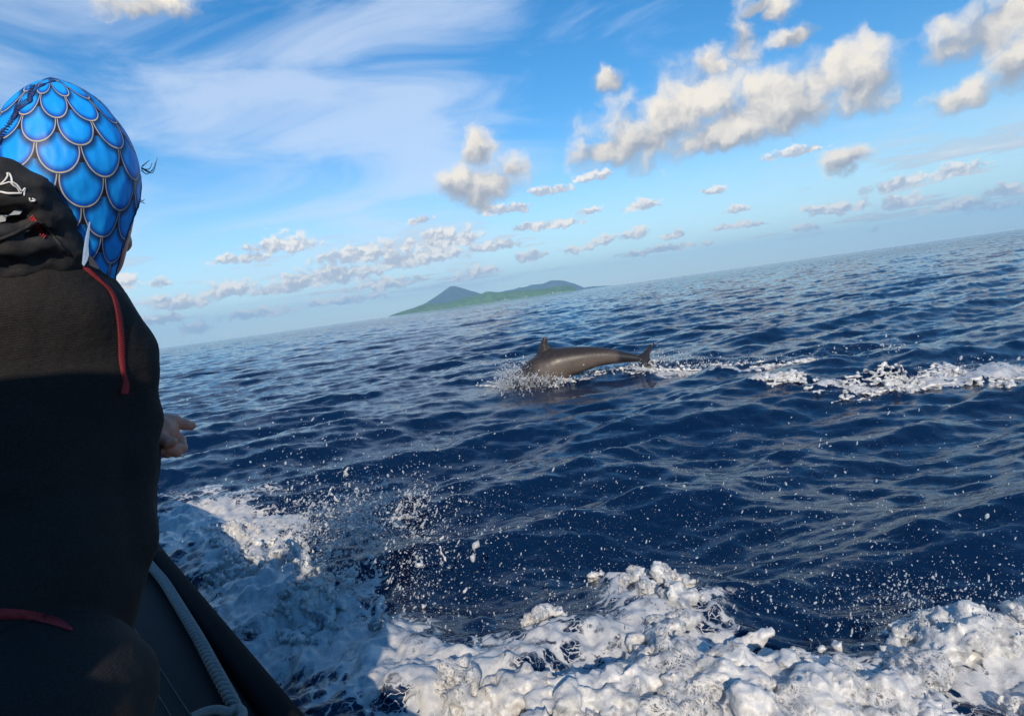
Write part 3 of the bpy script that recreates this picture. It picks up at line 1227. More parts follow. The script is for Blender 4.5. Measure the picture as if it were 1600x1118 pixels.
# reference directions at the person: to the right of the picture, away from the camera, up
RX = P(160, 700, PD) - P(60, 700, PD); RX /= np.linalg.norm(RX)
AW = ray(60, 560); AW[2] = 0; AW /= np.linalg.norm(AW)
RX = RX - AW * (RX @ AW); RX[2] = 0; RX /= np.linalg.norm(RX)
UZ = np.array([0, 0, 1.0])
F = Field(pc - np.array([0.75, 0.55, 0.62]), pc + np.array([0.45, 0.95, 0.42]), 0.008)
pel = P(30, 1000, 1.14)
F.ellipsoid(P(10, 960, 1.16), (RX, AW, UZ), (0.130, 0.12, 0.17), 0.0)
F.ellipsoid(P(20, 800, 1.17), (RX, AW, UZ), (0.150, 0.115, 0.20), 0.06)
F.ellipsoid(P(20, 640, 1.17), (RX, AW, UZ), (0.165, 0.125, 0.19), 0.06)
F.ellipsoid(P(30, 540, 1.15), (RX, AW, UZ), (0.150, 0.105, 0.11), 0.06)
F.ellipsoid(P(30, 465, 1.13), (RX, AW, UZ), (0.100, 0.085, 0.075), 0.06)
F.ellipsoid(P(92, 885, 1.15), (RX, AW, UZ), (0.100, 0.10, 0.13), 0.05)
F.cone(P(84, 474, 1.10), P(140, 515, 1.13), 0.062, 0.060, 0.03)
F.cone(P(140, 515, 1.13), P(189, 549, 1.15), 0.060, 0.052, 0.02)        # right shoulder
F.cone(P(20, 450, 1.15), P(-190, 560, 1.16), 0.06, 0.055, 0.04)       # left shoulder
F.cone(P(60, 430, 1.12), P(50, 520, 1.13), 0.058, 0.085, 0.03)
F.cone(P(92, 446, 1.09), P(120, 490, 1.10), 0.045, 0.055, 0.02)        # neck
elbow = P(188, 850, 1.14)
F.cone(P(190, 550, 1.15), P(196, 660, 1.15), 0.052, 0.0485, 0.012)
F.cone(P(196, 660, 1.15), elbow, 0.0485, 0.043, 0.012)
wrist = P(228, 690, 1.30)
F.cone(elbow, wrist, 0.042, 0.027, 0.015)
le = P(-230, 820, 1.2)
F.cone(P(-195, 565, 1.16), le, 0.052, 0.043, 0.03)
F.cone(le, P(-150, 900, 1.42), 0.043, 0.028, 0.015)
for sx, kx in ((1, 0.02), (-1, -0.15)):                              # thighs go forward, shins down into the boat
    hip = pel + RX * kx - UZ * 0.02
    knee = hip + AW * 0.42 - RX * 0.10 + UZ * 0.02
    foot = knee - UZ * 0.42 + AW * 0.04
    F.cone(hip, knee, 0.088, 0.062, 0.03)
    F.cone(knee, foot, 0.060, 0.040, 0.02)
    F.cone(foot, foot + AW * 0.16, 0.04, 0.03, 0.02)
F.ellipsoid(P(60, 1120, 1.02), (RX, AW, UZ), (0.125, 0.15, 0.105), 0.012)  # right hip and thigh folded at the seat
g_ = F.points()
F.d += (0.0035 * fbm(g_ * 14.0, 3) + 0.004 * vnoise(g_ * np.array([9, 9, 26.0]))).astype(np.float32)
bv_, bf_ = F.mesh()
body = mesh_obj('body', bv_, bf_, M['wetsuit'], person)
BODY_BVH = BVHTree.FromPolygons([tuple(v) for v in bv_], [tuple(int(i) for i in f) for f in bf_])


def on_mesh(bvh, px, py, lift=0.0008, fallback=1.1):
    d = Vector(ray(px, py))
    loc, nrm, _, _ = bvh.ray_cast(Vector(CAM), d)
    if loc is None:
        return None, None
    if nrm.dot(d) > 0:
        nrm = -nrm
    return np.array(loc + nrm * lift), np.array(nrm)


def ribbon_on(bvh, pix, widths, n, name, mat, parent, lift=0.0012):
    pix = np.asarray(pix, float)
    mid = catmull(np.column_stack([pix, widths]), n)
    vs, fs = [], []
    rows = 0
    for i in range(n):
        tdir = mid[min(i + 1, n - 1), :2] - mid[max(i - 1, 0), :2]
        tdir /= np.linalg.norm(tdir) + 1e-9
        nrm = np.array([-tdir[1], tdir[0]])
        row = []
        for q, lf in ((-1, 0.0), (-0.7, 1.0), (0, 1.25), (0.7, 1.0), (1, 0.0)):
            p, _ = on_mesh(bvh, *(mid[i, :2] + nrm * q * mid[i, 2] / 2), lift=lift * lf + 0.0002)
            row.append(p)
        if any(p is None for p in row):
            continue
        vs += row
        rows += 1
    for i in range(rows - 1):
        for k in range(4):
            fs.append((i * 5 + k, i * 5 + k + 1, i * 5 + 6 + k, i * 5 + 5 + k))
    return mesh_obj(name, vs, fs, mat, parent) if rows > 1 else None


def stitches_on(bvh, pix, widths, n, name, mat, parent, rad=0.0007, slant=2.0, lift=0.0016):
    mid = catmull(np.column_stack([np.asarray(pix, float), widths]), n)
    mb = MB()
    for i in range(n):
        tdir = mid[min(i + 1, n - 1), :2] - mid[max(i - 1, 0), :2]
        tdir /= np.linalg.norm(tdir) + 1e-9
        nrm = np.array([-tdir[1], tdir[0]])
        pts = []
        for q in (-0.5, 0, 0.5):
            p, _ = on_mesh(bvh, *(mid[i, :2] + nrm * q * mid[i, 2] + tdir * slant * q), lift=lift)
            if p is not None:
                pts.append(p)
        if len(pts) == 3:
            mb.tube(pts, rad, 5)
    if mb.v:
        o = mb.build(name, mat, parent)
        o['kind'] = 'stuff'
        return o


SEAM = [(120, 402), (130, 416), (150, 434), (170, 452), (180, 472), (186, 500), (189, 530), (190, 560), (192, 582), (195, 600), (193, 614)]
SW = [6, 7, 5, 5, 7, 9, 10, 10, 7, 11, 12]
seam = ribbon_on(BODY_BVH, SEAM, SW, 90, 'shoulder_seam', M['red_dark'], person)
stitches_on(BODY_BVH, SEAM, [w * 0.95 for w in SW], 110, 'seam_stitching', M['red'], seam or person)
SEAM2 = [(-30, 958), (0, 958), (30, 959), (60, 964), (90, 973), (112, 984)]
SW2 = [17, 17, 16, 15, 12, 4]
seam2 = ribbon_on(BODY_BVH, SEAM2, SW2, 60, 'waist_seam', M['red_dark'], person)
stitches_on(BODY_BVH, SEAM2, SW2, 70, 'seam_stitching', M['red'], seam2 or person)

# head and hood --------------------------------------------------------
HP = [(124, 66, 92), (130, 50, 110), (142, 32, 136), (160, 17, 160), (182, 6, 180), (210, -6, 201), (245, -14, 216), (275, -18, 221),
      (305, -18, 220), (335, -13, 215), (365, -2, 208), (395, 16, 201), (420, 36, 193), (440, 54, 184), (458, 70, 175), (480, 84, 168), (510, 88, 168)]
hp_ = catmull(np.array(HP, float), 90)
SEG = 180
hv, huv = [], []
tilt_axis = AW
prev_mid = None
arc = 0.0
FACE = math.radians(20)        # the opening for the face is on the far side, turned to the right
for i, (yy, xl, xr) in enumerate(hp_):
    c_ = P((xl + xr) / 2, yy, PD)
    e_ = P(xr, yy, PD)
    wv_ = e_ - c_
    w = np.linalg.norm(wv_)
    ux = wv_ / w
    dpt = ray((xl + xr) / 2, yy)
    dpt = dpt - ux * (dpt @ ux); dpt /= np.linalg.norm(dpt)
    if prev_mid is not None:
        arc += np.linalg.norm(c_ - prev_mid) * 0.75 + abs(w - pw) * 0.6
    prev_mid, pw = c_, w
    for k in range(SEG):
        th = 2 * math.pi * k / SEG
        # th = 0 right, 90 away from camera, 270 towards the camera
        rx, rd = math.cos(th), math.sin(th)
        wr = 0.0030 * float(fbm(np.array([[rx * 2.4, rd * 2.4, i * 0.05]]), 3)[0]) - 0.0035 * math.exp(-((i - 74 - 3 * math.sin(th * 3)) / 3.0) ** 2) - 0.0025 * math.exp(-((i - 66 - 5 * math.sin(th * 2 + 1)) / 2.5) ** 2)
        hv.append(c_ + ux * (w + wr) * rx + dpt * (w * 1.08 + wr) * rd)
        huv.append((k / SEG, arc))
hv = np.array(hv)


def face_start(yy):
    return float(np.interp(yy, [270, 290, 340, 400, 430, 458], [4, -9, -20, -29, -24, 2]))


n_r = len(hp_)
hf, uvs = [], []
for i in range(n_r - 1):
    for k in range(SEG):
        k2 = (k + 1) % SEG
        thm = math.degrees(2 * math.pi * (k + 0.5) / SEG)
        yy = hp_[i][0]
        if 270 < yy < 458 and (thm - 360 if thm > 180 else thm) > face_start(yy) and thm < 118 + 250 * (thm > 300):       # face opening
            continue
        hf.append((i * SEG + k, (i + 1) * SEG + k, (i + 1) * SEG + k2, i * SEG + k2))
        uvs.append([(k, i), (k, i + 1), (k + 1, i + 1), (k + 1, i)])
top_c = hv[:SEG].mean(0)
hood = mesh_obj('hood', hv, hf, M['scales'], person)
uvl = hood.data.uv_layers.new(name='uv')
NCOL, RSC = 11.0, 1 / 0.056
flat = []
for q in uvs:
    for k, i in q:
        a_ = huv[i * SEG][1]
        flat += [k / SEG * NCOL + 0.30, -(a_ * RSC) + 0.16 * math.cos(2 * math.pi * k / SEG) + 40.0]
uvl.data.foreach_set('uv', flat)
sol = hood.modifiers.new('thickness', 'SOLIDIFY')
sol.thickness = 0.003
sol.offset = -1
HOOD_BVH = BVHTree.FromPolygons([tuple(v) for v in hv], hf)
# the crown cap closing the top of the hood
cap = MB()
cap.add([tuple(top_c + np.array([0, 0, 0.003]))] + [tuple(p) for p in hv[:SEG]], [(0, 1 + k, 1 + (k + 1) % SEG) for k in range(SEG)])
cap.build('hood_crown', M['navy'], person)
# seams over the hood: a gathered ridge from the crown down the left side
seam_px = [(86, 124), (72, 128), (56, 138), (50, 150), (46, 158), (30, 168), (24, 180), (16, 190), (6, 200), (-4, 212)]
mb = MB()
pts = []
for x, y in seam_px:
    p, nr_ = on_mesh(HOOD_BVH, x, y + 3, 0.0)
    if p is not None:
        pts.append(p)
if len(pts) > 3:
    mb.tube(catmull(pts, 40), [0.0019 + 0.0009 * math.sin(i * 1.3) for i in range(40)], 8)
    hs_ = mb.build('hood_seam', M['navy'], person)
stitches_on(HOOD_BVH, [(52, 135), (48, 150), (47, 158), (30, 165), (26, 178), (20, 188), (4, 212), (-2, 226)], [7] * 8, 46, 'hood_stitching', M['navy'], person, 0.0008, 3.0)
# stitched hem round the face opening
mb = MB()
pts = []
for i in range(n_r):
    yy = hp_[i][0]
    if 270 < yy < 458:
        k = int(round(face_start(yy) / 360 * SEG)) % SEG
        pts.append(hv[i * SEG + k])
if len(pts) > 3:
    mb.tube(pts, 0.0015, 6)
    mb.build('hood_hem', M['navy'], person)

# head under the hood (skin shows along the face opening)
HF = Field(P(110, 290, PD) - 0.22, P(110, 290, PD) + 0.22, 0.004)
fr = RX * 0.80 + AW * 0.60; fr /= np.linalg.norm(fr)              # where the face looks
sd_ = np.cross(UZ, fr)
hc = P(104, 250, PD)
HF.ellipsoid(hc, (fr, sd_, UZ), (0.078, 0.066, 0.085), 0.0)
HF.ellipsoid(hc + fr * 0.016 - UZ * 0.060, (fr, sd_, UZ), (0.062, 0.052, 0.075), 0.03)
HF.cone(hc - UZ * 0.10 - fr * 0.02, hc - UZ * 0.19 - fr * 0.04, 0.04, 0.04, 0.02)
HF.cone(hc + fr * 0.068 - UZ * 0.015, hc + fr * 0.084 - UZ * 0.050, 0.007, 0.012, 0.012)     # nose
HF.cone(hc + fr * 0.070 + UZ * 0.012 - sd_ * 0.03, hc + fr * 0.070 + UZ * 0.012 + sd_ * 0.03, 0.008, 0.008, 0.012)  # brow
HF.cone(hc + fr * 0.070 - UZ * 0.080 - sd_ * 0.015, hc + fr * 0.070 - UZ * 0.080 + sd_ * 0.015, 0.007, 0.007, 0.006)  # lips
HF.cone(hc + fr * 0.069 - UZ * 0.091 - sd_ * 0.012, hc + fr * 0.069 - UZ * 0.091 + sd_ * 0.012, 0.007, 0.007, 0.006)
HF.ball(hc + fr * 0.064 - UZ * 0.118, 0.016, 0.02)               # chin
v_, f_ = HF.mesh()
head = mesh_obj('head', v_, f_, M['skin'], person)
for s in (-1, 1):
    bvv, bff = ICO2
    mesh_obj('eye', bvv * 0.0115 + (hc + fr * 0.064 + sd_ * 0.03 * s - UZ * 0.012), bff, M['white_print'], person)
# cheek that fills the slit between hood edge and background
CK = []
for i in range(n_r):
    yy, xl, xr = hp_[i]
    if 266 < yy < 462:
        CK.append(i)
cv_, cf_ = [], []
for n_, i in enumerate(CK):
    yy, xl, xr = hp_[i]
    bulge = math.sin(math.pi * n_ / (len(CK) - 1))
    for k in range(-20, 62):
        base_p = hv[i * SEG + (k % SEG)]
        cm = hv[i * SEG:(i + 1) * SEG].mean(0)
        dirv = base_p - cm
        L_ = np.linalg.norm(dirv)
        cv_.append(cm + dirv * ((L_ - 0.0024) / L_))
for n_ in range(len(CK) - 1):
    for k in range(81):
        cf_.append((n_ * 82 + k, (n_ + 1) * 82 + k, (n_ + 1) * 82 + k + 1, n_ * 82 + k + 1))
mesh_obj('cheek', cv_, cf_, M['skin'], person)
# stray lock of hair and lashes
mb = MB()
for a_, b_, c_ in [((221, 262), (236, 268), (244, 252)), ((221, 263), (238, 270), (246, 246)), ((222, 264), (233, 264), (238, 254)),
                   ((221, 266), (230, 272), (241, 262)), ((222, 260), (229, 254), (234, 250)), ((219, 312), (223, 314), (226, 311)), ((219, 315), (224, 317), (227, 318))]:
    cr = catmull([P(*a_, PD + 0.02), P(*b_, PD + 0.03), P(*c_, PD + 0.03)], 12)
    mb.tube(cr, np.linspace(0.0010, 0.0003, 12), 5)
o = mb.build('hair', M['hair'], person)
o['kind'] = 'stuff'

# black outer hood pushed back behind the neck ---------------------------
NF = Field(P(20, 340, 1.03) - 0.24, P(20, 340, 1.03) + 0.24, 0.0045)
NF.ellipsoid(P(8, 350, 1.085), (RX, AW, UZ), (0.090, 0.045, 0.080), 0.0)
NF.chain([P(-60, 290, 1.06), P(0, 288, 1.035), P(44, 304, 1.035), P(82, 344, 1.05), P(106, 392, 1.07)], [0.026, 0.027, 0.026, 0.021, 0.013], 0.02)
NF.chain([P(-40, 372, 1.022), P(10, 366, 1.022), P(45, 350, 1.022), P(62, 338, 1.022), P(78, 352, 1.022)], [0.014, 0.013, 0.011, 0.010, 0.008], 0.005)
NF.chain([P(-40, 394, 1.025), P(20, 390, 1.025), P(70, 378, 1.028), P(108, 394, 1.05)], [0.013, 0.013, 0.012, 0.010], 0.006)
NF.chain([P(-40, 410, 1.06), P(40, 406, 1.06), P(90, 404, 1.065), P(118, 412, 1.08)], [0.026, 0.026, 0.022, 0.014], 0.02)
gp = NF.points()
NF.d += (0.005 * fbm(gp * np.array([26, 26, 46.0]), 4) + 0.003 * np.abs(vnoise(gp * 45.0))).astype(np.float32)
v_, f_ = NF.mesh()
nh = mesh_obj('neck_hood', v_, f_, M['hood_black'], person)
NH_BVH = BVHTree.FromPolygons([tuple(p) for p in v_], [tuple(int(i) for i in f) for f in f_])


def line_on(bvh, pix, wid, name, mat, parent, n=50, mb=None):
    c_ = catmull(np.asarray(pix, float), n)
    pts = [p for p in (on_mesh(bvh, x, y, 0.0004)[0] for x, y in c_) if p is not None]
    if len(pts) > 3:
        mb.tube(pts, [wid * (0.75 + 0.35 * math.sin(3.1 * i / len(pts)) ) for i in range(len(pts))], 6)


logo = MB()
# outline of a leaping dolphin above a line of water, as printed on the hood
line_on(NH_BVH, [(-6, 289), (3, 286), (9, 280), (12, 274), (11, 271), (15, 272), (18, 279), (19, 284), (25, 288), (30, 293), (34, 299), (39, 294), (38, 300), (38, 306)], 0.0011, '', None, None, 70, logo)
line_on(NH_BVH, [(-6, 289), (3, 288), (10, 286), (16, 285), (21, 290), (27, 294), (30, 299), (31, 303)], 0.0010, '', None, None, 50, logo)
line_on(NH_BVH, [(-8, 300), (2, 300), (12, 302), (24, 302), (34, 302)], 0.0014, '', None, None, 40, logo)
line_on(NH_BVH, [(46, 309), (48, 314), (55, 313), (50, 310)], 0.0012, '', None, None, 20, logo)
if logo.v:
    logo.build('printed_logo', M['white_print'], nh)
tg = MB()
for (x, y, w, h) in ((5, 342, 0.0042, 0.0052), (26, 331, 0.0050, 0.0032), (14, 335, 0.0025, 0.0016)):
    p, _ = on_mesh(NH_BVH, x, y, 0.002)
    if p is not None:
        q = [p + RX * (sx * w) + UZ * (sz * h) + RX * sz * 0.003 - AW * dd for dd in (0, 0.004) for sx, sz in ((-1, -1), (1, -0.7), (0.9, 1), (-0.8, 0.9))]
        tg.add(q, BOXF)
if tg.v:
    tg.build('cord_lock', M['grey_plastic'], nh, smooth=False)
stitches_on(NH_BVH, [(50, 340), (56, 348), (62, 360), (70, 371)], [9, 9, 8, 5], 13, 'bar_tack', M['red'], nh, 0.0009, 1.0)
cordm = MB()
line_on(NH_BVH, [(-6, 376), (20, 366), (40, 356), (60, 346), (76, 360), (96, 386), (108, 398)], 0.0024, '', None, None, 60, cordm)
if cordm.v:
    cordm.build('drawstring', M['hood_black'], nh)
# clear plastic tab standing beside the hood
tb_ = MB()
tab = [(128, 412), (130, 392), (133, 372), (139, 347), (141, 346), (140, 362), (138, 384), (139, 398), (136, 408), (131, 416)]
fr_ = [P(x, y, 1.035) for x, y in tab]
bk_ = [P(x, y, 1.040) for x, y in tab]
n_ = len(tab)
tb_.add(fr_ + bk_, [tuple(range(n_)), tuple(range(2 * n_ - 1, n_ - 1, -1))] + [(i, i + n_, (i + 1) % n_ + n_, (i + 1) % n_) for i in range(n_)])
tb_.build('plastic_tab', M['clear_plastic'], person, smooth=False)

# right hand, index finger pointing ---------------------------------------
HD = 1.32
HA = Field(P(262, 680, HD) - 0.12, P(262, 680, HD) + 0.12, 0.0022)
HA.chain([wrist, P(236, 672, 1.31), P(250, 674, HD)], [0.026, 0.027, 0.026], 0.01)
HA.ellipsoid(P(252, 676, HD), (RX, AW, UZ), (0.028, 0.034, 0.033), 0.012)
HA.chain([P(262, 657, HD), P(274, 658, HD + 0.01), P(288, 663, HD + 0.015), P(299, 665, HD + 0.02)], [0.0135, 0.0115, 0.0100, 0.0088], 0.006)   # index finger
HA.chain([P(262, 676, HD), P(280, 688, HD + 0.005), P(283, 699, HD - 0.012), P(268, 700, HD - 0.03)], [0.014, 0.0115, 0.0105, 0.0095], 0.004)  # middle
HA.chain([P(256, 686, HD), P(276, 699, HD - 0.004), P(276, 706, HD - 0.022), P(262, 702, HD - 0.034)], [0.013, 0.0100, 0.0095, 0.0085], 0.003)  # ring
HA.chain([P(250, 692, HD), P(264, 703, HD - 0.010), P(262, 707, HD - 0.026), P(252, 703, HD - 0.034)], [0.012, 0.0090, 0.0085, 0.0078], 0.003)  # little
HA.chain([P(244, 668, HD - 0.01), P(250, 684, HD - 0.035), P(262, 690, HD - 0.044), P(270, 690, HD - 0.046)], [0.014, 0.0115, 0.0100, 0.0085], 0.005)  # thumb
gp = HA.points()
HA.d += (0.0009 * fbm(gp * 70.0, 3)).astype(np.float32)
v_, f_ = HA.mesh()
mesh_obj('hand', v_, f_, M['skin'], person)

# ------------------------------------------------------------------ dolphin
DD = 8.15
dc = P(900, 575, DD)
dview = ray(900, 575).copy(); dview[2] = 0; dview /= np.linalg.norm(dview)
dX = np.array([dview[1], -dview[0], 0.0])


def dp(px, py, off=0.0):
    """Point on the upright plane through the dolphin, square to the line of sight."""
    d = ray(px, py)
    tt = ((dc - CAM) @ dview) / (d @ dview)
    return CAM + d * tt + dview * off


PXM = np.linalg.norm(dp(901, 575) - dp(900, 575))
DF = Field(np.minimum(dp(740, 690), dp(1040, 500)) - np.array([0.1, 0.4, 0.1]), np.maximum(dp(740, 690), dp(1040, 500)) + np.array([0.1, 0.4, 0.1]), 0.0078)
spine = [(757, 662, 4.5), (772, 646, 6.5), (780, 638, 9), (792, 628, 16), (806, 612, 21), (822, 598, 24.5), (845, 582, 27.5), (868, 570.5, 27.5), (890, 564.5, 23.5),
         (910, 560.5, 20), (930, 557.5, 16), (950, 556.5, 12.8), (970, 557.3, 9.2), (985, 558.6, 6.8), (998, 560, 5.2)]
sp = catmull(np.array(spine, float), 46)
DF.chain([dp(x, y) for x, y, r in sp], [r * PXM * 0.97 for x, y, r in sp], 0.01)


def poly_plate(F, pix, off_fn, th, k):
    """A thin tapered plate (fin, fluke) whose outline lies in the picture-facing plane, sheared in depth."""
    pts = np.array([dp(x, y) for x, y in pix])
    loc = np.column_stack([(pts - dc) @ dX, pts[:, 2]])
    pad_ = 0.30
    sl_, g = F.block(pts.min(0) - pad_, pts.max(0) + pad_)
    gx = (g[0] - dc[0]) * dX[0] + (g[1] - dc[1]) * dX[1]
    gy = (g[0] - dc[0]) * dview[0] + (g[1] - dc[1]) * dview[1]
    gx, gz = np.broadcast_arrays(gx + 0 * g[2], g[2] + 0 * gx)
    gy = gy + 0 * gz
    d2 = poly_dist(loc, gx, gz)
    d2 = np.where(in_poly(loc, gx, gz), -d2, d2)
    dn = np.abs(gy - off_fn(gx, gz)) * 0.75
    inner = np.clip(-d2, 0, 0.1)
    tk = th * (0.45 + inner / 0.06)
    d = np.maximum(d2, dn - np.minimum(tk, th * 1.5))
    F.merge(sl_, d.astype(np.float32), k)


poly_plate(DF, [(828, 578), (835, 562), (840, 550), (843, 540), (846, 531.5), (849.5, 526.5), (854, 525.5), (855, 530), (855.5, 536), (859, 541.5), (866, 545), (880, 549), (874, 575)], lambda x, z: 0.0 * x, 0.020, 0.03)
fz = dp(1000, 560)[2]
poly_plate(DF, [(990, 558), (999, 554), (1006, 551), (1012, 545), (1017, 540), (1024, 536), (1025, 538), (1020, 546), (1016, 552), (1015, 558), (1016.5, 566), (1015.5, 573.5),
                (1008, 572.5), (1001, 570), (997, 565), (990, 561)], lambda x, z: (z - fz) * 0.8, 0.018, 0.012)
# flipper on the near side, mostly under water
DF.chain([dp(838, 600, -0.18), dp(850, 612, -0.26), dp(862, 622, -0.32)], [0.05, 0.035, 0.015], 0.03)
v_, f_ = DF.mesh()
org = dc
dolphin = mesh_obj('dolphin', v_, f_, M['dolphin'])
# object space along the dolphin: x tailward, z up, origin below the fin
yaw = math.atan2(dX[1], dX[0])
org = dp(850, 575)
mw = Matrix.Translation(Vector(org)) @ Matrix.Rotation(yaw, 4, 'Z')
dolphin.data.transform(mw.inverted())
dolphin.matrix_world = mw
tag(dolphin, 'dark grey brown dolphin diving back into the blue water, tail in the air', 'dolphin')
for s in (-1,):
    pass

# ------------------------------------------------------------------ foam masses thrown up by the hull
def foam_mass(name, poly, z_fn, seeds, rmin, rmax, vox, label, hmax, fingers=(), kids=5, k=0.012, gap=0.34):
    lo = np.array([poly[:, 0].min() - 0.2, poly[:, 1].min() - 0.2, -0.16])
    hi = np.array([poly[:, 0].max() + 0.2, poly[:, 1].max() + 0.2, hmax])
    Fm = Field(lo, hi, vox)
    n = 0
    xs = RNG.uniform(lo[0], hi[0], seeds * 6)
    ys = RNG.uniform(lo[1], hi[1], seeds * 6)
    wx = xs + 0.16 * fbm(np.stack([xs * 4.1, ys * 4.1, 0 * xs + 2], -1), 3)
    wy = ys + 0.16 * fbm(np.stack([xs * 4.1, ys * 4.1, 0 * xs + 31], -1), 3)
    edge = np.where(in_poly(poly, wx, wy), poly_dist(poly, wx, wy), -1)
    ok = edge > 0
    xs, ys, edge = xs[ok][:seeds], ys[ok][:seeds], edge[ok][:seeds]
    cov = 0.5 + 0.5 * fbm(np.stack([xs * 3.1, ys * 3.1, 0 * xs + 9], -1), 3)
    zs = sea_z(xs, ys)
    for x, y, e_, c_, z in zip(xs, ys, edge, cov, zs):
        if c_ < gap:
            continue
        r = rmin + (rmax - rmin) * RNG.random() ** 2.2 * min(1, 0.35 + e_ * 3)
        lift = z_fn(x, y) * min(1, 0.08 + e_ * 2.2) * (0.25 + 0.95 * c_) * (0.4 + 0.6 * RNG.random())
        p = np.array([x, y, z + lift])
        Fm.ball(p, r, k)
        if lift > r:
            Fm.cone(p, (x, y, z - 0.02), r, r * 1.2, k)
        for q in range(kids):
            d = RNG.normal(size=3); d[2] = abs(d[2]) * 0.8 + 0.1
            d /= np.linalg.norm(d)
            rr_ = r * RNG.uniform(0.22, 0.5)
            Fm.ball(p + d * r * 0.95, rr_, k * 0.5)
    for pts, rads in fingers:
        c1 = catmull(np.array(pts), 14)
        r1 = np.interp(np.linspace(0, 1, 14), np.linspace(0, 1, len(rads)), rads)
        Fm.chain(c1, r1, k * 0.6)
    g = Fm.points()
    band_ = np.abs(Fm.d) < 0.05
    nz = np.zeros(Fm.d.shape, np.float32)
    gp_ = g[band_]
    nz[band_] = 0.020 * np.abs(fbm(gp_ * 12.0, 3, 0.55)) - 0.004 + 0.05 * np.maximum(0, -fbm(gp_ * 4.5, 3) - 0.10) + 0.0075 * fbm(gp_ * 30.0, 4, 0.62) - 0.007 * np.abs(vnoise(gp_ * 55.0)) + 0.004 * np.abs(vnoise(gp_ * 110.0))
    Fm.d += nz
    v, f = Fm.mesh()
    o = mesh_obj(name, v, f, M['foam'])
    return tag(o, label, None, None, 'stuff')


def fing(pix, rads, d0=None, z=None):
    pts = []
    for i, (x, y) in enumerate(pix):
        if i == 0:
            base_ = onz(x, y, 0.06)
            dist = np.linalg.norm(base_ - CAM)
            pts.append(base_)
        else:
            pts.append(P(x, y, dist))
    return pts, rads


THICK = poly_world([(1005, 1075), (1060, 1025), (1130, 1005), (1200, 1010), (1250, 1050), (1370, 1045), (1400, 1005), (1480, 985), (1600, 1000),
                    (1850, 1030), (1850, 1230), (1300, 1300), (900, 1290), (600, 1220), (650, 1120), (800, 1090)])
fg = [fing([(1130, 1030), (1165, 1012), (1190, 994), (1204, 989)], [0.03, 0.020, 0.012, 0.011]),
      fing([(1400, 1030), (1400, 1005), (1405, 990), (1402, 984)], [0.03, 0.018, 0.013, 0.014]),
      fing([(1386, 1035), (1386, 1022), (1385, 1012)], [0.012, 0.007, 0.009]),
      fing([(1285, 1045), (1283, 1028), (1280, 1015)], [0.02, 0.013, 0.009]),
      fing([(1250, 1048), (1243, 1036), (1240, 1026)], [0.012, 0.007, 0.010]),
      fing([(1570, 1010), (1573, 995), (1575, 985)], [0.02, 0.014, 0.008]),
      fing([(1310, 1030), (1311, 1020), (1308, 1010)], [0.006, 0.004, 0.011]),
      fing([(1395, 1060), (1398, 1048), (1396, 1040)], [0.02, 0.014, 0.010])]
foam_mass('wake_foam', THICK, lambda x, y: 0.13, 2900, 0.008, 0.046, 0.0055, 'thick lumpy white foam rolling off the boat wake', 0.40, fg, gap=0.43)
MIDF = poly_world([(575, 1000), (640, 980), (720, 1008), (800, 1018), (895, 975), (925, 890), (960, 880), (1050, 905), (1150, 930), (1195, 955), (1170, 1000),
                   (1060, 1020), (990, 1090), (640, 1190), (570, 1070)])
foam_mass('wake_foam', MIDF, lambda x, y: 0.08, 1500, 0.006, 0.028, 0.0055, 'broken cream coloured foam between dark water and the thick foam', 0.34,
          [fing([(815, 1010), (818, 990), (818, 965), (814, 950)], [0.015, 0.005, 0.0035, 0.006])], kids=5, gap=0.58)
WASHF = poly_world([(262, 830), (330, 800), (440, 830), (520, 860), (600, 900), (680, 930), (700, 990), (660, 1010), (690, 1060), (760, 1140), (560, 1170), (420, 1010), (330, 920)])
wf = [fing([(588, 975), (596, 930), (590, 900), (601, 868), (604, 848), (614, 843)], [0.03, 0.007, 0.0045, 0.006, 0.003, 0.0055]),
      fing([(548, 880), (530, 872), (515, 862), (502, 860)], [0.012, 0.008, 0.006, 0.005]),
      fing([(480, 900), (470, 870), (452, 848)], [0.05, 0.03, 0.02])]
for _ in range(90):                                   # ragged tendrils and ligaments in the thrown water
    x0, y0 = RNG.normal(575, 60), RNG.normal(838, 34)
    ang_, L_ = RNG.normal(-1.45, 0.8), RNG.uniform(8, 34)
    dist_ = np.linalg.norm(onz(x0, y0 + 40, 0.1) - CAM) + RNG.normal(0, 0.12)
    pl = [P(x0 + math.cos(ang_ + q * 0.5) * L_ * q + RNG.normal(0, 2), y0 + math.sin(ang_ + q * 0.5) * L_ * q, dist_) for q in (0, 0.35, 0.7, 1.0)]
    wf.append((pl, [RNG.uniform(0.002, 0.006), 0.0032, 0.0032, RNG.uniform(0.0025, 0.0045)]))
foam_mass('wake_foam', WASHF, lambda x, y: 0.06, 1300, 0.005, 0.024, 0.0066, 'bluish churned foam beside the boat in its shadow', 0.42, wf, kids=4, gap=0.55, k=0.006)

# ------------------------------------------------------------------ spray
def cluster(cx, cy, sx, sy, dist, sd, n, rmin, rmax, power=3.0):
    px = RNG.normal(cx, sx, n); py = RNG.normal(cy, sy, n)
    dd = np.maximum(0.9, RNG.normal(dist, sd, n))
    pts = np.array([P(a, b_, c_) for a, b_, c_ in zip(px, py, dd)])
    r = rmin + (rmax - rmin) * RNG.random(n) ** power
    return pts, r


